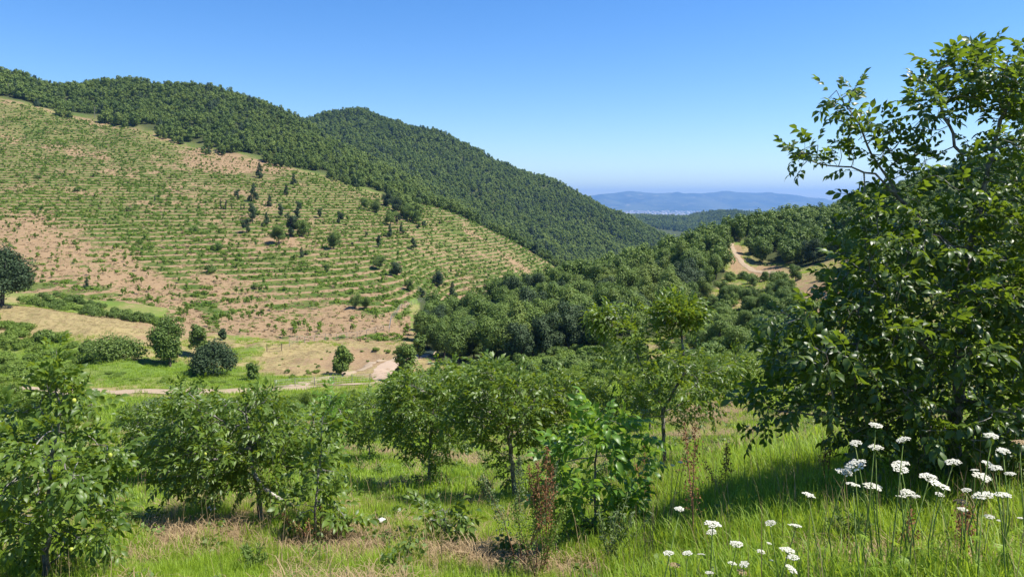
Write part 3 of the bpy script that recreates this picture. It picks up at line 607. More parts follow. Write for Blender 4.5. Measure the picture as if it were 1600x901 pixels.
ps = PT[is_sap]; zs = ht(ps[:, 0], ps[:, 1]); ss = .55 + .8 * rng.rand(len(ps)) ** 1.3
uv = proj(np.column_stack([ps, zs])); vis = (uv[:, 0] > 0) & (uv[:, 0] < 1600)
o_ = np.argsort(np.where(vis, -ss / ps[:, 1], 9)); indiv, others = o_[:290], o_[290:]
for i in indiv:
    b_ = field(bare, ps[i:i + 1, 0], ps[i:i + 1, 1])[0]; where = 'on bare tan soil of the lower terraces' if b_ > .55 else 'in weedy rows of the lower terraces'; sz_ = 'tall' if ss[i] > 1.15 else 'short'
    tree('walnut_sapling', sap[rng.randint(5)], sap_t, (ps[i, 0], ps[i, 1], zs[i]), rng.rand() * 6, ss[i], sz_ + ' young bushy sapling ' + where, 'sapling', sz_ + ' saplings ' + where)
scatter('terrace_saplings', np.column_stack([ps[others], zs[others]]), protos('sapling', sap), 5, 0, 0, 'rows of young saplings on the upper terraces', 'saplings', rng, .05, ss[others])
is_dry = cand & ~is_sap & ~is_weed & (rng.rand(len(PT)) < .55 * np.clip(bareT * 1.6 - .3, 0, 1)); pd_ = PT[is_dry]
scatter('terrace_straw', np.column_stack([pd_, ht(pd_[:, 0], pd_[:, 1])]), protos('terrace_straw_clump', [weed_mesh(340 + i, M['straw'] if i < 3 else M['bramble'], .7, .28, 70, .09) for i in range(4)]), 4, .4, 1.3, 'dry straw clumps on the bare terrace soil', 'weeds', rng, .1)
pw_ = PT[is_weed]
scatter('terrace_weeds', np.column_stack([pw_, ht(pw_[:, 0], pw_[:, 1])]), protos('weed', weed), 6, .5, 1.8, 'green weeds growing along the terrace banks', 'weeds', rng, .1)
# ------------------------------------------------------------------ fence, gate, poles
def drape(l, step, ymin=100):
    p = np.array(hits(l)); d = np.r_[0, np.cumsum(np.hypot(*np.diff(p, axis=0).T))]; t = np.arange(0, d[-1], step)
    x, y = np.interp(t, d, p[:, 0]), np.interp(t, d, p[:, 1]); return np.column_stack([x, y, ht(x, y)])
def fence(l, step, label, hgt=1.5):
    p = drape(l, step); e = link('wire_fence', None, None, p[0]); tag(e, label, 'fence'); q = p - p[0]
    mb = MB(); mb.tube([[0, 0, -.3], [0, 0, hgt]], [.06, .05], 6); pm = mb.mesh('post', M['post'])
    for c in q: link('post', pm, e, c, (rng.normal() * .03, rng.normal() * .03, 0))
    for h in (.4, .8, 1.2, 1.42): 
        mb = MB(); mb.tube(q + [0, 0, h * hgt / 1.5], .012, 4); link('wire', mb.mesh('wire', M['wire']), e)
fence([(452, 541), (480, 535), (560, 527), (608, 521), (611, 500), (625, 483), (668, 474)], 3.0, 'post and wire fence round the foot of the terraces')
fence([(430, 607), (520, 601), (600, 596)], 2.6, 'low post and wire fence along the dirt road', 1.2)
p0, p1 = hit(417, 549, 100), hit(440, 548, 100); e = link('field_gate', None, None, p0); tag(e, 'dark metal field gate where the fence meets the track', 'gate')
for c in (p0 - p0, p1 - p0):
    mb = MB(); mb.tube([c + [0, 0, -.3], c + [0, 0, 1.5]], .07, 6); link('gate_post', mb.mesh('gate_post', M['darkbark']), e)
for h in (.5, 1.2): mb = MB(); mb.tube([[0, 0, h], p1 - p0 + [0, 0, h]], .035, 5); link('rail', mb.mesh('rail', M['darkbark']), e)
for (u, v) in [(13, 150), (148, 186)]:
    p = hit(u, v, 200); e = link('utility_pole', None, None, p); tag(e, 'slim pale utility pole at the upper edge of the terraces', 'pole', 'utility poles above the terraces')
    mb = MB(); mb.tube([[0, 0, -.5], [0, 0, 8.5]], [.16, .11], 7); link('pole', mb.mesh('pole', M['post']), e)
    mb = MB(); mb.box((0, 0, 8.1), (1.5, .12, .14), .4); link('crossarm', mb.mesh('crossarm', M['post']), e)
# ------------------------------------------------------------------ distant mountains and town
mx = np.linspace(-9000, 16000, 240); my = np.linspace(15500, 25000, 70); X, Y = np.meshgrid(mx, my, indexing='ij')
uu = 800 + F * X / 20000.0
crest = np.interp(uu, [300, 800, 900, 940, 980, 1050, 1090, 1130, 1180, 1230, 1260, 1300, 1360, 1500, 2000], [330, 318, 309, 305, 300, 301.5, 303, 299, 302, 304, 308, 312, 318, 322, 328])
Hc = (HOR - crest) / F * 20000 + 200
prof = np.exp(-((Y - 20000) / 2300.0) ** 2)
Zm = -204 + Hc * prof + 150 * sines(X, Y, 2900, 61, 4) * np.clip(prof * 1.6 - .2, 0, 1) * (1 - .8 * np.exp(-((Y - 20000) / 700.0) ** 2)) 
ii = np.arange(X.size).reshape(X.shape); fm = np.stack([ii[:-1, :-1], ii[1:, :-1], ii[1:, 1:], ii[:-1, 1:]], -1).reshape(-1, 4)
tag(link('mountains', mesh('mountains', np.stack([X, Y, Zm], -1).reshape(-1, 3), fm, M['mount'], True)), kind='structure')
mb = MB(); rng = np.random.RandomState(5)
for i in range(900):
    y = 9500 + 6000 * rng.rand(); u = (985 + 45 * rng.normal()) if rng.rand() < .6 else (1100 + 60 * rng.normal())
    mb.box(((u - 800) / F * y, y, -196), (20 + 40 * rng.rand(), 20 + 30 * rng.rand(), 8 + 16 * rng.rand()), rng.rand())
tag(link('distant_town', mb.mesh('town', M['town'])), 'pale scatter of town houses on plain below the mountains', 'town', kind='stuff')
# ------------------------------------------------------------------ foreground walnuts
def leaflet(L, Wd, droop=.18, fold=.22):
    """pointed oval leaflet along +Y, folded along its midrib"""
    m = np.array([[0, 0, 0], [0, .33 * L, .02 * L], [0, .68 * L, -.03 * L], [0, L, -droop * L]])
    h = fold * Wd
    l = np.array([[-.42 * Wd, .30 * L, .02 * L + h * .8], [-.46 * Wd, .62 * L, -.02 * L + h * .7]]); r = l * [-1, 1, 1]
    v = np.concatenate([m, l, r])
    f = [[0, 1, 4], [1, 5, 4], [1, 2, 5], [2, 3, 5], [0, 6, 1], [1, 6, 7], [1, 7, 2], [2, 7, 3]]
    return v, np.array(f)
def leaflet_lite(L, Wd, droop=.18, fold=.22):
    v = np.array([[0, 0, 0], [0, .5 * L, .02 * L], [0, L, -droop * L], [-.45 * Wd, .45 * L, fold * Wd], [.45 * Wd, .45 * L, fold * Wd]])
    return v, np.array([[0, 1, 3], [1, 2, 3], [0, 4, 1], [1, 4, 2]])
def frame(y, up):
    y = unit(np.asarray(y, float)); x = unit(np.cross(y, up)); z = np.cross(x, y); return np.stack([x, y, z], -1)
def compound(seed, L=.24, n=7, lw=.055, ll=.115, shape=leaflet):
    """walnut leaf: a drooping stalk with paired leaflets and one at the tip"""
    rng = np.random.RandomState(seed); V_, F_, A_ = [], [], []; c = 0
    ts = [.32, .58, .82][-(n - 1) // 2:] if n < 9 else [.25, .45, .65, .85]
    def pt(t): return np.array([.03 * math.sin(3 * t + seed), L * t, -.30 * L * t * t])
    items = [(t, s) for t in ts for s in (-1, 1)] + [(1.0, 0)]
    for t, s in items:
        sc = .72 + .38 * t + .1 * rng.normal()
        v, f = shape(ll * sc, lw * sc * (1 + .12 * rng.normal()), .15 + .25 * rng.rand(), .15 + .2 * rng.rand())
        an = math.radians(62 - 18 * t + 9 * rng.normal()) * s
        d = np.array([math.sin(an), math.cos(an), -.25 - .35 * rng.rand()]); M3 = frame(d, np.array([.25 * rng.normal() + .25 * s, .2 * rng.normal(), 1.0]))
        V_.append(v @ M3.T + pt(t)); F_.append(f + c); c += len(v); A_.append(np.full(len(v), rng.rand()))
    P_ = np.array([pt(t) for t in (0, .35, .7, 1)]); w = .0028
    V_.append(np.concatenate([P_ + [w, 0, 0], P_ - [w, 0, 0]])); F_.append(np.array([[i, i + 1, i + 4] for i in range(3)] + [[i + 1, i + 5, i + 4] for i in range(3)]) + c); A_.append(np.full(8, .6))
    return np.concatenate(V_), np.concatenate(F_), np.concatenate(A_)
LEAF_FULL = [compound(500 + i, .23 + .03 * (i % 3), 5 if i % 3 == 0 else 7, .056, .112) for i in range(8)]
LEAF_LITE = [compound(520 + i, .22 + .03 * (i % 3), 7, .056, .112, leaflet_lite) for i in range(8)]
def colonize(nodes, par, att, step, kill, infl, iters, rng, trop=(0, 0, .05)):
    nodes = [np.array(n, float) for n in nodes]; par = list(par); att = att.copy()
    N = np.array(nodes); d = np.linalg.norm(att[:, None] - N[None], axis=2); ni = d.argmin(1); nd = d.min(1)
    for it in range(iters):
        if len(att) == 0: break
        act = nd < infl
        if not act.any(): act = nd <= nd.min() + 1e-6
        dirs = unit(att[act] - N[ni[act]]); S_ = np.zeros_like(N); np.add.at(S_, ni[act], dirs); src = np.unique(ni[act])
        g = unit(unit(S_[src]) + np.array(trop) + .16 * rng.normal(size=(len(src), 3))); new = N[src] + g * step
        base = len(N); N = np.concatenate([N, new]); par += list(src)
        dn = np.linalg.norm(att[:, None] - new[None], axis=2); j = dn.argmin(1); m = dn[np.arange(len(att)), j]
        upd = m < nd; nd = np.where(upd, m, nd); ni = np.where(upd, base + j, ni)
        k = nd > kill
        if it > 25: k &= rng.rand(len(att)) > .02
        att, nd, ni = att[k], nd[k], ni[k]
    return N, np.array(par)
def tree_mesh(N, par, tip, expo, base_r, m):
    n = len(N); r = np.zeros(n); ch = np.zeros(n, int); acc = np.zeros(n)
    np.add.at(ch, par[par >= 0], 1)
    for i in range(n - 1, -1, -1):
        acc[i] = acc[i] if ch[i] else tip ** expo
        if par[i] >= 0: acc[par[i]] += acc[i]
    r = acc ** (1 / expo); r = np.minimum(r * (base_r / r[0] if r[0] > base_r else 1), base_r); r = np.maximum(r, tip * .8)
    e = np.where(par >= 0)[0]; A, B = N[par[e]], N[e]; ra, rb = np.minimum(r[par[e]], r[e] * 1.35), r[e]
    d = unit(B - A); x = unit(np.cross(d, [.31, .93, .17])); y = np.cross(d, x); k = 6; t = np.arange(k) * 2 * math.pi / k
    ring = np.cos(t)[None, :, None] * x[:, None] + np.sin(t)[None, :, None] * y[:, None]
    v = np.concatenate([A[:, None] + ring * ra[:, None, None], (B + d * rb[:, None] * .3)[:, None] + ring * rb[:, None, None]], 1)
    b = np.arange(len(e))[:, None] * 2 * k; q = np.arange(k)
    f = np.stack([b + q, b + (q + 1) % k, b + k + (q + 1) % k, b + k + q], -1).reshape(-1, 4)
    return mesh('branches', v.reshape(-1, 3), f, m, True), r, ch
def leaves_on(N, par, r, ch, root, rng, thr, dens, scale):
    e = np.where((par >= 0) & (r < thr))[0]; out = []
    for i in e:
        d = unit(N[i] - N[par[i]]); outw = unit((N[i] - root) * [1, 1, .3])
        k = dens * (2.2 if ch[i] == 0 else 1.0); k = int(k) + (rng.rand() < k % 1)
        for _ in range(k):
            ax = unit(.55 * d + .45 * outw + .85 * unit(rng.normal(size=3)) + np.array([0, 0, .12]))
            up = unit(np.array([0, 0, 1.0]) + .45 * rng.normal(size=3))
            out.append((N[i] + (N[par[i]] - N[i]) * rng.rand(), ax, up, scale * (.75 + .5 * rng.rand())))
    return out
def leafy(root_obj, leaves, m, rng, nobj, fixed_loc, LEAF):
    """the leaves that show largest become parts, the rest one joined part"""
    P_ = np.array([l[0] for l in leaves]) + fixed_loc; uv = proj(P_); inv = (uv[:, 0] > -5) & (uv[:, 0] < 1605) & (uv[:, 1] < 905) & (uv[:, 1] > 0)
    sc = np.array([l[3] for l in leaves]); rank = np.argsort(np.where(inv, np.linalg.norm(P_, axis=1) / sc ** .5, 1e6)); first = set(rank[:nobj].tolist())
    if not hasattr(leafy, 'cache'): leafy.cache = {}
    key = m.name + str(id(LEAF))
    if key not in leafy.cache: leafy.cache[key] = [mesh('leaf', v, f, m, False, dict(lv=a)) for v, f, a in LEAF]
    V_, F_, A_ = [], [], []; c = 0
    for i, (p, ax, up, s) in enumerate(leaves):
        M3 = frame(ax, up); q = rng.randint(len(LEAF))
        if i in first:
            o = bpy.data.objects.new('leaf', leafy.cache[key][q]); COL.objects.link(o); o.parent = root_obj
            mm = Matrix(M3.tolist()).to_4x4(); mm = Matrix.Translation([float(t) for t in p]) @ mm @ Matrix.Scale(float(s), 4); o.matrix_local = mm
        else:
            v, f, a = LEAF[q]; V_.append((v * s) @ M3.T + p); F_.append(f + c); c += len(v); A_.append((a + rng.rand()) % 1)
    if V_: tag(link('foliage', mesh('foliage', np.concatenate(V_), np.concatenate(F_), m, False, dict(lv=np.concatenate(A_))), root_obj), kind='stuff')
def walnut(name, base, trunk, blobs, natt, m, label, seed, step=.11, kill=.17, infl=.8, thr=.0085, dens=.6, lscale=1.0, base_r=.06, nobj=290, trop=(0, 0, .04), nuts=0, cat='tree', group=None, extra=None):
    """base (u, y); trunk and blobs as picture points at the tree's own distance"""
    rng = np.random.RandomState(seed); u, y0 = base
    b = np.array([(u - 800) / F * y0, y0, 0]); b[2] = h1(b[0], b[1]) - .04
    e = link(name, None, None, b); tag(e, label, cat, group)
    path = [np.zeros(3)] + [px(a, v, y0 + dy) - b for a, v, dy in trunk]
    nodes, par = [path[0]], [-1]
    for i in range(len(path) - 1):
        L = np.linalg.norm(path[i + 1] - path[i]); n = max(1, int(L / step)); s0 = nodes[-1]
        for j in range(n):
            nodes.append(s0 + (path[i + 1] - s0) * (j + 1) / n + rng.normal(size=3) * .008); par.append(len(nodes) - 2)
    for br in (extra or []):                      # main limbs, each from the nearest node
        pts = [px(a, v, y0 + dy) - b for a, v, dy in br]; k = int(np.argmin([np.linalg.norm(n - pts[0]) for n in nodes])); prev = k
        for q in pts:
            s0 = nodes[prev]; L = np.linalg.norm(q - s0); n = max(1, int(L / step))
            for j in range(n): nodes.append(s0 + (q - s0) * (j + 1) / n + rng.normal(size=3) * .012); par.append(prev); prev = len(nodes) - 1
    w = np.array([bl[7] if len(bl) > 7 else bl[3] * bl[4] * bl[5] for bl in blobs], float); w /= w.sum(); att = []
    for i in range(natt):
        a, v, dy, ru, rv, rd = blobs[rng.choice(len(blobs), p=w)][:6]; d = unit(rng.normal(size=3)) * rng.rand() ** (1 / 2.6)
        att.append(px(a + ru * d[0], v + rv * d[2], y0 + dy + rd * d[1]) - b)
    att = np.array(att); g = ht(att[:, 0] + b[0], att[:, 1] + b[1]) - b[2]; att = att[att[:, 2] > g + .25]
    N, par = colonize(nodes, par, att, step, kill, infl, 110, rng, trop)
    bm, r, ch = tree_mesh(N, par, .0035, 2.25, base_r, M['bark']); link('trunk', bm, e)
    lv = leaves_on(N, par, r, ch, np.array([0, 0, .6]), rng, thr, dens, lscale)
    leafy(e, lv, m, rng, nobj, b, LEAF_FULL if y0 < 9.5 else LEAF_LITE)
    if nuts:
        v = []; 
        mb = MB(); th = np.linspace(0, math.pi, 6); 
        for a in th: v.append([[math.sin(a) * math.cos(p) * .021, math.sin(a) * math.sin(p) * .021, -math.cos(a) * .025] for p in np.arange(8) * math.pi / 4])
        v = np.array(v).reshape(-1, 3); fcs = [[i * 8 + k, i * 8 + (k + 1) % 8, i * 8 + 8 + (k + 1) % 8, i * 8 + 8 + k] for i in range(5) for k in range(8)]
        nm = mesh('walnut', v, fcs, M['husk'], True); tips = np.where(ch == 0)[0]; P_ = N[tips] + b; uv = proj(P_)
        good = tips[np.argsort(np.linalg.norm(P_, axis=1) + 9 * ((uv[:, 0] < 0) | (uv[:, 0] > 1600) | (uv[:, 1] > 890)))][:nuts * 5]
        for k in rng.choice(good, min(nuts, len(good)), replace=False): link('walnut_fruit', nm, e, N[k] + [0, -.06, -.02])
    LC.append((len(N), len(lv))); return e
LC = []
# the big walnut whose crown fills one side of the picture
walnut('walnut_tree', (1492, 8.0), [(1490, 690, 0), (1500, 560, 0), (1503, 440, .1), (1530, 330, .1), (1545, 240, .1)],
       [(1480, 500, 0, 230, 190, 1.5), (1350, 560, -.3, 150, 130, 1.2), (1240, 560, 0, 70, 90, .7), (1195, 640, 0, 45, 60, .4), (1330, 650, -.4, 150, 60, .9, 0, 4500), (1520, 650, -.4, 170, 80, 1.2),
        (1660, 430, .2, 180, 260, 1.5), (1400, 370, 0, 100, 90, 1.0), (1560, 300, 0, 110, 110, 1.1), (1430, 262, 0, 70, 45, .5), (1460, 150, 0, 42, 62, .35, 0, 24000), (1530, 125, .1, 45, 55, .4, 0, 28000), (1590, 140, 0, 45, 70, .5, 0, 50000), (1395, 225, 0, 26, 40, .3, 0, 10000),
        (1262, 245, 0, 38, 26, .22, 0, 9000), (1330, 190, 0, 26, 62, .22, 0, 12000), (1300, 155, 0, 16, 20, .15, 0, 3500), (1440, 700, -.3, 150, 55, .9), (1570, 715, -.3, 120, 55, .9)],
       3200, M['walnut_dark'], 'large dense walnut tree with deep green leaves towering over white wild carrot', 611, step=.11, kill=.13, infl=.65, thr=.009, dens=1.1, lscale=.82, base_r=.085, nobj=300, nuts=14,
       extra=[[(1500, 400, .1), (1430, 330, 0), (1370, 275, 0), (1310, 258, 0), (1262, 250, 0)], [(1400, 300, 0), (1362, 240, 0), (1335, 180, 0), (1305, 140, 0)], [(1530, 330, .1), (1500, 240, 0), (1470, 165, 0), (1455, 120, 0)], [(1535, 300, .1), (1560, 200, .1), (1590, 120, .1)],
              [(1497, 600, 0), (1420, 520, -.5), (1320, 540, -.4), (1230, 560, -.2)], [(1500, 560, 0), (1590, 500, .2), (1680, 400, .2)], [(1495, 640, 0), (1400, 640, -.8), (1300, 650, -.7), (1200, 640, -.3)], [(1497, 620, 0), (1560, 640, -.9), (1640, 660, -.8)], [(1500, 480, 0), (1480, 430, 1.0), (1450, 380, 1.3)]])
walnut('walnut_tree', (70, 7.2), [(75, 800, 0), (80, 720, 0), (95, 640, 0)],
       [(60, 770, 0, 140, 150, 1.0), (110, 660, 0, 60, 60, .5), (90, 612, 0, 35, 30, .25, 0, 60000), (10, 700, .2, 70, 70, .7), (150, 740, 0, 45, 60, .4), (120, 840, -.2, 70, 60, .5), (88, 560, 0, 10, 22, .08, 0, 9000)],
       800, M['walnut'], 'leafy walnut bearing round green nuts, its lower crown rooted among grass', 612, step=.07, kill=.095, infl=.6, thr=.0085, dens=1.25, lscale=.72, base_r=.05, nuts=18)
T3 = walnut('walnut_tree', (408, 10.4), [(406, 770, 0), (398, 735, 0), (390, 700, 0), (385, 650, 0)],
       [(370, 690, 0, 110, 70, 1.0), (320, 740, -.2, 70, 45, .7), (440, 680, .1, 70, 55, .7), (300, 640, 0, 50, 40, .5), (400, 630, 0, 60, 25, .5), (290, 700, 0, 60, 60, .6), (490, 720, .2, 40, 40, .4)],
       850, M['walnut'], 'spreading walnut with one pale bare limb slanting out below its crown', 613, step=.08, kill=.11, infl=.65, thr=.0085, dens=1.1, lscale=.82, base_r=.05, nuts=3,
       extra=[[(398, 742, 0), (418, 764, -.25), (440, 779, -.45)], [(395, 715, 0), (470, 730, .2)], [(390, 700, 0), (330, 720, -.2)]])
mb = MB(); b3 = np.array(T3.location); mb.tube([px(388, 705, 10.2) - b3, px(396, 738, 10.0) - b3, px(412, 762, 9.85) - b3, px(426, 772, 9.75) - b3, px(441, 781, 9.7) - b3], [.016, .02, .023, .025, .02], 7)
tag(link('bare_limb', mb.mesh('bare_limb', M['pale_bark'], True), T3), 'pale bare limb')
walnut('walnut_tree', (1038, 13.2), [(1037, 690, 0), (1036, 640, 0)],
       [(1035, 600, 0, 110, 70, 1.2), (1000, 520, 0, 70, 40, .8), (1060, 490, 0, 40, 22, .5, 0, 150000), (960, 560, 0, 50, 55, .6), (1110, 580, 0, 50, 60, .7), (960, 640, 0, 60, 40, .7), (1100, 640, 0, 55, 40, .7), (950, 500, 0, 30, 18, .3, 0, 60000), (1085, 520, 0, 45, 30, .5)],
       1500, M['walnut'], 'walnut tree with open airy crown above straight bare grey trunk', 614, step=.08, kill=.10, infl=.65, thr=.0085, dens=1.3, lscale=.88, base_r=.062,
       extra=[[(1036, 640, 0), (1000, 570, .1), (985, 510, .1)], [(1036, 640, 0), (1070, 580, -.1), (1062, 500, 0)], [(1036, 650, 0), (960, 650, -.3)], [(1036, 640, 0), (1110, 610, .3)]])
walnut('walnut_tree', (670, 15.0), [(672, 710, 0), (675, 650, 0), (680, 610, 0)],
       [(670, 650, 0, 75, 70, 1.2), (650, 600, 0, 50, 28, .7), (700, 610, 0, 55, 45, .8), (625, 660, 0, 40, 40, .6), (672, 725, 0, 30, 30, .4)],
       750, M['walnut'], 'bushy walnut with leaves hanging almost down to the trunk foot', 615, step=.1, kill=.13, thr=.0085, dens=1.15, lscale=.92, base_r=.06, nobj=150)
walnut('walnut_tree', (806, 12.5), [(803, 760, 0), (798, 700, 0), (790, 650, 0)],
       [(790, 640, 0, 90, 60, 1.1), (760, 590, 0, 50, 32, .7), (840, 660, 0, 60, 50, .8), (860, 620, .2, 50, 40, .7), (730, 650, 0, 40, 40, .5), (795, 720, 0, 35, 35, .4)],
       850, M['walnut'], 'wide walnut crown rising behind the rust-brown dock stalks', 616, step=.09, kill=.12, thr=.0085, dens=1.1, lscale=.88, base_r=.055, nobj=200)
walnut('walnut_tree', (262, 16.0), [(262, 710, 0), (268, 660, 0)],
       [(262, 690, 0, 70, 55, 1.2), (300, 620, 0, 35, 28, .6), (230, 680, 0, 45, 50, .7), (285, 650, 0, 50, 40, .8)],
       760, M['walnut'], 'dark walnut behind the spreading one with the pale limb', 617, step=.1, kill=.14, thr=.0085, dens=1.2, lscale=.92, base_r=.06, nobj=80)
walnut('walnut_tree', (577, 22.0), [(577, 690, 0), (578, 660, 0)],
       [(577, 655, 0, 62, 38, 1.5), (600, 625, 0, 45, 20, .9), (545, 650, 0, 35, 30, .8)],
       420, M['walnut'], 'small walnut with rounded crown on thin trunk out in open grass', 618, step=.15, kill=.26, thr=.009, dens=2.4, lscale=1.1, base_r=.06, nobj=60)
# saplings with big bright leaves
walnut('walnut_sapling', (930, 8.2), [(930, 790, 0), (932, 700, 0), (930, 650, 0)],
       [(930, 720, 0, 75, 70, .45), (925, 660, 0, 45, 25, .3), (990, 700, -.1, 40, 35, .3), (900, 790, 0, 60, 40, .35), (960, 790, 0, 50, 40, .35)],
       150, M['walnut_bright'], 'bright yellow-green walnut sapling beside the rust-brown dock stalks', 619, step=.09, kill=.15, thr=.01, dens=1.3, lscale=.95, base_r=.018, cat='sapling', nobj=290)
walnut('walnut_sapling', (695, 8.6), [(697, 820, 0)], [(695, 815, 0, 45, 38, .25), (690, 790, 0, 25, 15, .15)], 46, M['walnut'], 'knee-high walnut sapling alone in mown grass', 620, step=.07, kill=.1, thr=.01, dens=1.2, lscale=.85, base_r=.012, cat='sapling', nobj=200)
walnut('walnut_sapling', (492, 9.2), [(492, 800, 0), (500, 720, 0), (505, 650, 0)], [(495, 760, 0, 38, 55, .35), (470, 800, 0, 30, 35, .25), (520, 800, 0, 30, 35, .25), (500, 690, 0, 25, 50, .2)], 120, M['walnut'],
       'upright clump of walnut shoots rising from dead straw', 621, step=.08, kill=.12, thr=.01, dens=.95, lscale=.9, base_r=.02, cat='sapling', nobj=250)
walnut('walnut_sapling', (515, 14.0), [(517, 660, 0), (515, 625, 0)], [(515, 655, 0, 24, 40, .35), (512, 625, 0, 16, 18, .2)], 60, M['walnut_bright'], 'slim bright walnut sapling behind the clump of shoots', 622, step=.1, kill=.14, thr=.01, dens=.9, lscale=.9, base_r=.016, cat='sapling', nobj=150)
# ------------------------------------------------------------------ orchard further down the slope
rng = np.random.RandomState(91)
orch = [crown_mesh('orchard_crown_%d' % i, 700 + i, 1.35, 2.6, .45, 30, 6500, .06, M['orchard'], aspect=.5, jitter=1.1) for i in range(5)]
orch_t = trunk_mesh('orchard_trunk', 17, 1.9, .055, M['bark'], 5)
tops = lambda u: np.interp(u, [0, 150, 300, 420, 600, 640, 700, 760, 850, 950, 1060, 1160, 1300, 1600], [590, 640, 628, 612, 606, 580, 566, 572, 578, 572, 560, 540, 520, 480])
spots = []
for y in np.arange(27, 118, 4.6):
    for x in np.arange(-.75 * y, .72 * y, 3.5):
        xx, yy = x + rng.normal() * .5, y + rng.normal() * .5; u = 800 + F * xx / yy
        if -30 < u < 1640 and (y < 92 or u > 1010): spots.append((xx, yy, u))
for xx, yy, u in spots:
    if 420 < u < 1000 and yy < 33: continue
    if u < 200 and 45 < yy and rng.rand() < .55: continue
    if 1020 < u < 1220 and yy < 48 and rng.rand() < .75: continue
    z = h1(xx, yy); room = z - (HOR - tops(u)) / F * yy; hmax = -room
    
    if hmax < .85 or u > 1480: continue
    H = min(3.9, max(1.1, hmax * (.72 + .28 * rng.rand()))) 
    band = ('front orchard rows next to the open grass' if yy < 45 else 'middle orchard rows down the slope' if yy < 72 else 'last orchard rows before the valley floor'); sz_ = 'low' if H < 2 else 'tall' if H > 3 else 'mid-sized'
    tree('walnut_tree', orch[rng.randint(5)], orch_t, (xx, yy, z), rng.rand() * 6.28, H / 3.0, sz_ + ' green walnut in the ' + band, 'tree', sz_ + ' walnuts of the ' + band, .9 + .2 * rng.rand())
# ------------------------------------------------------------------ grass
rng = np.random.RandomState(13)
def tuft(seed, n, H, Rr, w, m, bend=.5):
    r = np.random.RandomState(seed); V_, F_, A_ = [], [], []; c = 0
    for i in range(n):
        a = r.rand() * 6.283; q = Rr * math.sqrt(r.rand()); b = np.array([math.cos(a) * q, math.sin(a) * q, -.03]); h = H * (.45 + .75 * r.rand())
        d = r.rand() * 6.283; dv = np.array([math.cos(d), math.sin(d), 0]); s = np.array([-dv[1], dv[0], 0]) * w * (.7 + .6 * r.rand()); k = bend * (.2 + r.rand()) * h
        pts = [b, b + dv * k * .18 + [0, 0, h * .42], b + dv * k * .55 + [0, 0, h * .78], b + dv * k + [0, 0, h * (1 - .25 * k / h)]]
        V_ += [pts[0] - s, pts[0] + s, pts[1] - s * .9, pts[1] + s * .9, pts[2] - s * .6, pts[2] + s * .6, pts[3]]
        F_ += [[c, c + 1, c + 3], [c, c + 3, c + 2], [c + 2, c + 3, c + 5], [c + 2, c + 5, c + 4], [c + 4, c + 5, c + 6]]; A_ += [r.rand()] * 7; c += 7
    return mesh('tuft', np.array(V_), np.array(F_), m, False, dict(lv=np.array(A_)))
g_near = protos('grass_near', [tuft(800 + i, 46, .30, .16, .0035, M['grass']) for i in range(5)])
g_far = protos('grass_far', [tuft(810 + i, 44, .24, .32, .009, M['grass'], .6) for i in range(4)])
g_dry = protos('grass_dry', [tuft(820 + i, 44, .13, .22, .004, M['straw'], 2.2) for i in range(4)])
def sprinkle(y0, y1, sp, half=.80): 
    p = grid_pts(y0, y1, -math.atan(half), math.atan(half), sp, rng, .5); return p
def put(name, p, coll, nv, s0, s1, label, tall=None):
    s = s0 + (s1 - s0) * rng.rand(len(p))
    if tall is not None: s = s * tall
    scatter(name, np.column_stack([p, ht(p[:, 0], p[:, 1])]), coll, nv, 0, 0, label, 'grass', rng, .12, s)
def tallness(p):
    u = U_of(p[:, 0], p[:, 1]); return .58 + .25 * sines(p[:, 0], p[:, 1], 3.5, 71, 3) + .6 * np.clip((u - 850) / 250, 0, 1) * (p[:, 1] < 14)
p = sprinkle(2.6, 13, .115); d = field(dry, p[:, 0], p[:, 1]) + .42 * sines(p[:, 0], p[:, 1], 2.2, 72, 4); k = d + .14 * rng.normal(size=len(p)) < .65
put('near_grass', p[k], g_near, 5, .65, 1.15, 'tall bright green grass at the foot of the slope trees', tallness(p[k]))
pd = p[~k]; put('near_straw', pd[rng.rand(len(pd)) < .75], g_dry, 4, .5, 1.2, 'flattened dry straw between the green grass')
p = sprinkle(13, 48, .33); d = field(dry, p[:, 0], p[:, 1]) + .35 * sines(p[:, 0], p[:, 1], 5, 73, 4); k = d + .1 * rng.normal(size=len(p)) < .66
put('orchard_grass', p[k], g_far, 4, .7, 1.3, 'green grass covering the orchard floor', tallness(p[k])); put('orchard_straw', p[~k], g_dry, 4, .9, 1.8, 'dry straw patches on the orchard floor')
p = np.concatenate([grid_pts(48, 190, -38 * D, 36 * D, 1.15, rng, .5), grid_pts(190, 270, 14 * D, 36 * D, 1.4, rng, .5)]); k = field(wood, p[:, 0], p[:, 1]) < .3; k &= ~((terr_mask(p[:, 0], p[:, 1], look(KT, p[:, 0], p[:, 1])) > .3)) & (field(bare, p[:, 0], p[:, 1]) < .45)
rp = np.array(hits([(-150, 612), (0, 612), (130, 611), (260, 613), (380, 612), (470, 606), (560, 600), (640, 596)]))
k &= np.min(np.hypot(p[:, None, 0] - np.interp(np.linspace(0, 7, 300), np.arange(8), rp[:, 0]), p[:, None, 1] - np.interp(np.linspace(0, 7, 300), np.arange(8), rp[:, 1])), 1) > 2.9
p = p[k]; d = field(dry, p[:, 0], p[:, 1]) + .3 * sines(p[:, 0], p[:, 1], 16, 74, 4) < .62
put('valley_grass', p[d], g_far, 4, 1.2, 2.4, 'green grass of the valley floor'); put('valley_straw', p[~d], g_dry, 4, 1.4, 2.6, 'straw-coloured dry grass on the knoll and valley banks')
w_near = protos('weed_near', [weed_mesh(840 + i, M['bush'] if i < 2 else M['walnut'], 0.16, .2, 80, .018) for i in range(3)])
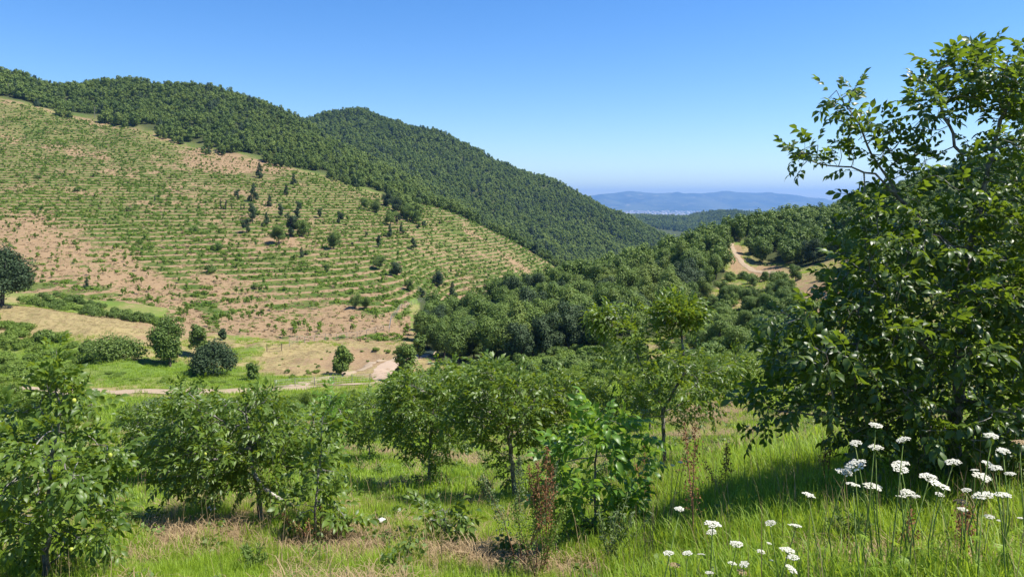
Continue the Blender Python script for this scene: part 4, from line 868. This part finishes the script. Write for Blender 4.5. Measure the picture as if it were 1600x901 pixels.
p = sprinkle(3.4, 34, .62); p = p[rng.rand(len(p)) < .5 + .5 * sines(p[:, 0], p[:, 1], 4, 75, 2)]
scatter('meadow_weeds', np.column_stack([p, ht(p[:, 0], p[:, 1])]), w_near, 3, .7, 1.8, 'low broad-leaved weeds mixed into the meadow grass', 'weeds', rng)
g_seed = protos('seed_grass', [tuft(850 + i, 7, .62, .12, .0022, M['straw'], .35) for i in range(4)])
p = sprinkle(3.2, 16, .42); up = U_of(p[:, 0], p[:, 1]); p = p[rng.rand(len(p)) < np.where(up > 950, .95, .3)]
scatter('seed_stalks', np.column_stack([p, ht(p[:, 0], p[:, 1])]), g_seed, 4, .7, 1.3, 'thin dry seed stalks standing above the grass', 'grass', rng)
# ------------------------------------------------------------------ wild carrot
def umbel(seed, m='umbel'):
    """domed head of small white clusters carried on thin rays"""
    r = np.random.RandomState(seed); V_, F_, A_ = [], [], []; c = 0; n = 46
    for i in range(n):
        q = math.sqrt((i + .5) / n); a = i * 2.39996 + .2 * r.normal(); R = .058 * q
        ctr = np.array([math.cos(a) * R, math.sin(a) * R, .014 * (1 - q * q) + .002 * r.normal()]); k = 7; rr_ = .0095 * (.8 + .4 * r.rand())
        t_ = np.arange(k) * 6.283 / k + r.rand(); ring = ctr + np.stack([np.cos(t_) * rr_ * (.75 + .4 * r.rand(k)), np.sin(t_) * rr_ * (.75 + .4 * r.rand(k)), -.003 + .003 * r.normal(size=k)], -1)
        V_ += [ctr + [0, 0, .003]] + list(ring); F_ += [[c, c + 1 + j, c + 1 + (j + 1) % k] for j in range(k)]; A_ += [r.rand()] * (k + 1); c += k + 1
    return mesh('flower_head', np.array(V_), np.array(F_), M[m], False, dict(lv=np.array(A_)))
def rays():
    mb = MB()
    for i in range(18):
        a = i * 2.39996; q = math.sqrt((i + .5) / 18) * .052; mb.tube([[0, 0, -.035], [math.cos(a) * q, math.sin(a) * q, .008 * (1 - (q / .058) ** 2) - .003]], [.001, .0008], 3)
    return mb.mesh('rays', M['stalk'])
UM = [umbel(900 + i) for i in range(4)]; UB = umbel(910, 'straw'); RAY = rays(); feather = None
def feather_mesh(seed):
    r = np.random.RandomState(seed); V_, F_, A_ = [], [], []; c = 0
    for i in range(26):
        t_ = .1 + .9 * i / 26; s = (-1) ** i; b = np.array([0, .13 * t_, .03 * math.sin(t_ * 2)]); e = b + np.array([s * .05 * (1.1 - t_), .03, .01 * r.normal()]); w = np.array([0, .003, 0])
        V_ += [b - w, b + w, e]; F_ += [[c, c + 1, c + 2]]; A_ += [r.rand()] * 3; c += 3
    return mesh('leaf', np.array(V_), np.array(F_), M['grass'], False, dict(lv=np.array(A_)))
FE = [feather_mesh(i) for i in range(3)]
Z6 = [(445,275,1),(362,348,1),(445,367,1.1),(558,335,1.1),(360,440,1.5),(315,468,1.2),(352,520,1.1),(432,527,1.15),(550,432,1),(545,452,1),(168,562,1),(763,427,1.3),(662,487,1.1),(705,522,1.6),(575,553,1),(612,568,.6),(550,570,.7),(925,318,1),(1040,345,.9),(973,380,.9),(912,435,1),(940,450,.8),(885,487,1.2),(890,565,1.4),(798,592,.9),(820,542,.7),(805,622,.7),(968,562,1),(915,652,.7),(1050,660,.6),(955,668,.5),(112,690,.95),(10,678,.8),(80,790,1),(103,820,1),(97,868,1),(710,560,.6),(1000,475,.7),(855,460,.6)]
Z5 = [(203,327,.5),(135,440,.5),(167,427,.5),(197,425,.5),(162,620,.7),(300,683,1.4),(295,715,.7),(398,765,1.1),(118,802,.8),(195,803,.7),(252,808,.6),(145,852,.8),(287,884,.7),(382,845,.6),(430,848,.7),(500,796,.6),(533,762,.5),(420,880,.9),(545,833,.5)]
spots = [(1200 + a * .378, 560 + b * .378, s) for a, b, s in Z6] + [(1000 + a * .378, 560 + b * .378, s) for a, b, s in Z5]
rng = np.random.RandomState(17)
for u, v, s in spots:
    yy = 5.0 if s < .65 else 4.3 + .5 * rng.rand() - .35 * (v > 840)
    if s == .5: yy = 8.0
    top = px(u, v, yy); lean = rng.normal(size=2) * .09; bx, by = top[0] + lean[0], top[1] + lean[1]; bz = h1(bx, by); Hh = top[2] - bz
    tries = 0
    while (Hh > 1.3 or Hh < .3) and tries < 12:
        yy *= 1.05 if Hh > 1.3 else .95; top = px(u, v, yy); bx, by = top[0] + lean[0], top[1] + lean[1]; bz = h1(bx, by); Hh = top[2] - bz; tries += 1
    e = link('wild_carrot', None, None, (bx, by, bz))
    big = s >= 1.3; where = 'under the large dense walnut' if u > 1320 else 'in tall grass left of' 
    tag(e, ('wild carrot with a broad white flower head ' if big else 'small white wild carrot flower ' if s < .8 else 'white wild carrot flower ') + ('beside the large walnut tree' if u > 1290 else 'in the sunny tall grass'), 'wildflower',
        ('broad' if big else 'small' if s < .8 else 'middling') + ' wild carrots ' + ('beside the large walnut' if u > 1290 else 'in the sunny grass'))
    q = top - np.array([bx, by, bz]); mid = q * .55 + np.r_[rng.normal(size=2) * .03, 0]
    mb = MB(); mb.tube([[0, 0, -.05], mid * .5 + [0, 0, 0], mid, q - [0, 0, .03]], [.005, .0045, .004, .003], 5); st = link('stem', mb.mesh('stem', M['stalk'], True), e)
    tl = rng.normal(size=2) * .17; sz = s * yy / 4.4 * (.68 if s > .5 else .5) * (.85 + .3 * rng.rand())
    hd = link('flower_head', UM[rng.randint(4)] if (s > 1 or rng.rand() > .12) else UB, e, q, (tl[0], tl[1], rng.rand() * 6), sz); link('ray', RAY, hd)
    for k in range(3): f_ = .15 + .2 * k; link('leaf', FE[rng.randint(3)], st, mid * f_ * 1.4, (.3 * rng.normal(), .3 * rng.normal(), rng.rand() * 6), .7 + .6 * rng.rand())
# ------------------------------------------------------------------ dock and other dead stalks
def dock(u, vb, vt, y, label, seed, stalks, dens, group=None, name='dock_plant', cat='dock', m='dock', spread=.10):
    r = np.random.RandomState(seed); b = np.array([(u - 800) / F * y, y, 0]); b[2] = h1(b[0], b[1]); H = (HOR - vt) / F * y - b[2]
    e = link(name, None, None, b); tag(e, label, cat, group)
    for i in range(stalks):
        hh = H * (1 if i == 0 else .6 + .35 * r.rand()); top = np.array([r.normal() * spread * (i > 0) * 1.6 + r.normal() * .02, r.normal() * spread, hh]); mid = top * .5 + np.r_[r.normal(size=2) * .02, 0]; b0 = np.r_[r.normal(size=2) * .03 * (i > 0), -.05]
        mb = MB(); mb.tube([b0, mid * .5 + b0 * .5, mid, top], [.007, .006, .005, .002], 6); s = link('stalk', mb.mesh('stalk', M['drystalk'], True), e)
        n = int(dens * hh); V_, F_, A_ = [], [], []; c = 0
        for k in range(n):
            t_ = .38 + .62 * r.rand() ** .9; p = (b0 + (mid - b0) * t_ * 2) if t_ < .5 else mid + (top - mid) * (t_ - .5) * 2
            w_ = .035 * (1.15 - t_) * 1.6 + .006; p = p + np.r_[r.normal(size=2) * w_, r.normal() * .02]; a = unit(r.normal(size=3)); b_ = unit(np.cross(a, r.normal(size=3))); z = .006 + .005 * r.rand()
            V_ += [p - a * z, p + b_ * z, p + a * z, p - b_ * z]; F_.append([c, c + 1, c + 2, c + 3]); A_ += [r.rand()] * 4; c += 4
        if n: tag(link('seeds', mesh('seeds', np.array(V_), np.array(F_), M[m], False, dict(lv=np.array(A_))), s), kind='stuff')
dock(856, 890, 700, 7.2, 'tall rust-brown dock stalk thick with seeds beside bright sapling', 31, 4, 330, spread=.06)
dock(838, 893, 760, 7.1, 'shorter half-dry dock clump at the foot of the tall rusty one', 32, 5, 500, m='bramble', spread=.2)
dock(815, 880, 700, 7.6, 'pale green-brown dock stalks left to seed under the wide walnut', 33, 4, 600, m='willow', spread=.2)
dock(1082, 880, 655, 6.6, 'thin bare brown stalk standing tall in sunny grass', 34, 2, 220)
dock(1134, 800, 690, 8.5, 'twisted brown dock stalk at the edge of the tree shade', 35, 2, 500)
dock(1290, 790, 655, 8.6, 'dark dry stalk rising in shade at edge of the big walnut crown', 36, 2, 420)
dock(1425, 880, 800, 5.0, 'dead brown stalk among the white wild carrot', 37, 2, 300)
dock(1508, 870, 780, 5.0, 'bent dry stalk beside the white wild carrot under the walnut', 38, 3, 300)
dock(500, 880, 790, 9.0, 'short dead brown stalks around the foot of the walnut shoots', 39, 6, 250, spread=.16)
dock(1005, 800, 690, 9.5, 'slender brown stalk behind the bright sapling', 40, 2, 300)
def weedbush(u, v, wpx, hpx, seed, label, m='bush'):
    p = hit(u, v, 3); H = hpx / F * p[1]; e = link('weed_plant', None, None, p); tag(e, label, 'weed')
    r = np.random.RandomState(seed); mb = MB(); V_, F_, A_ = [], [], []; c = 0
    for i in range(9):
        top = np.array([r.normal() * wpx / F * p[1] * .28, r.normal() * .1, H * (.7 + .3 * r.rand())]); mb.tube([[0, 0, -.04], top * .5 + [0, 0, .05 * H], top], [.004, .003, .0015], 4)
        for k in range(70):
            t_ = .15 + .85 * r.rand(); q = top * t_; a = unit(r.normal(size=3) + [0, 0, .4]); b_ = unit(np.cross(a, r.normal(size=3))); L = .04 * (.6 + r.rand())
            V_ += [q, q + a * L * .5 + b_ * L * .13, q + a * L, q + a * L * .5 - b_ * L * .13]; F_.append([c, c + 1, c + 2, c + 3]); A_ += [r.rand()] * 4; c += 4
    link('stems', mb.mesh('stems', M['stalk'], True), e); tag(link('foliage', mesh('foliage', np.array(V_), np.array(F_), M[m], False, dict(lv=np.array(A_))), e), kind='stuff')
weedbush(398, 890, 46, 40, 1, 'small dark green weed clump in dry straw')
weedbush(950, 885, 130, 110, 2, 'feathery green weed clump under the bright walnut sapling', 'willow')
weedbush(560, 740, 40, 26, 3, 'low green weed by the open grass')
weedbush(760, 780, 50, 30, 4, 'brown-green weed clump in shade behind the dock', 'willow')
weedbush(1330, 860, 60, 60, 5, 'leafy weed clump among the white flowers')
# ------------------------------------------------------------------ stones
def stone(u, v, w, label, seed):
    p = hit(u, v, 3); r = np.random.RandomState(seed); s = w / F * p[1] / 2; import bmesh
    bm = bmesh.new(); bmesh.ops.create_icosphere(bm, subdivisions=2, radius=1.0)
    for q in bm.verts: q.co *= 1 + .18 * r.normal(); q.co.z *= .6
    me = bpy.data.meshes.new('stone'); bm.to_mesh(me); bm.free(); me.materials.append(M['stone'])
    tag(link('stone', me, None, p + [0, 0, s * .25 + .10], (0, 0, r.rand() * 6), s), label, 'stone')
stone(597, 826, 12, 'small white stone lying in grass near dry straw', 1)
stone(330, 806, 14, 'pale stone beneath the spreading walnut', 2)
# ------------------------------------------------------------------ haze
mb = MB(); mb.box((0, 13000, 80), (44000, 28000, 700))
hz = link('haze', mb.mesh('haze', None)); tag(hz, kind='stuff')
t = NT('haze_air'); vol = t.n('ShaderNodeVolumePrincipled'); vol.inputs['Color'].default_value = (.27, .52, .96, 1); vol.inputs['Density'].default_value = 7.0e-5; vol.inputs['Anisotropy'].default_value = .2
t.l(vol.outputs[0], t.out.inputs['Volume']); hz.data.materials.append(t.m)
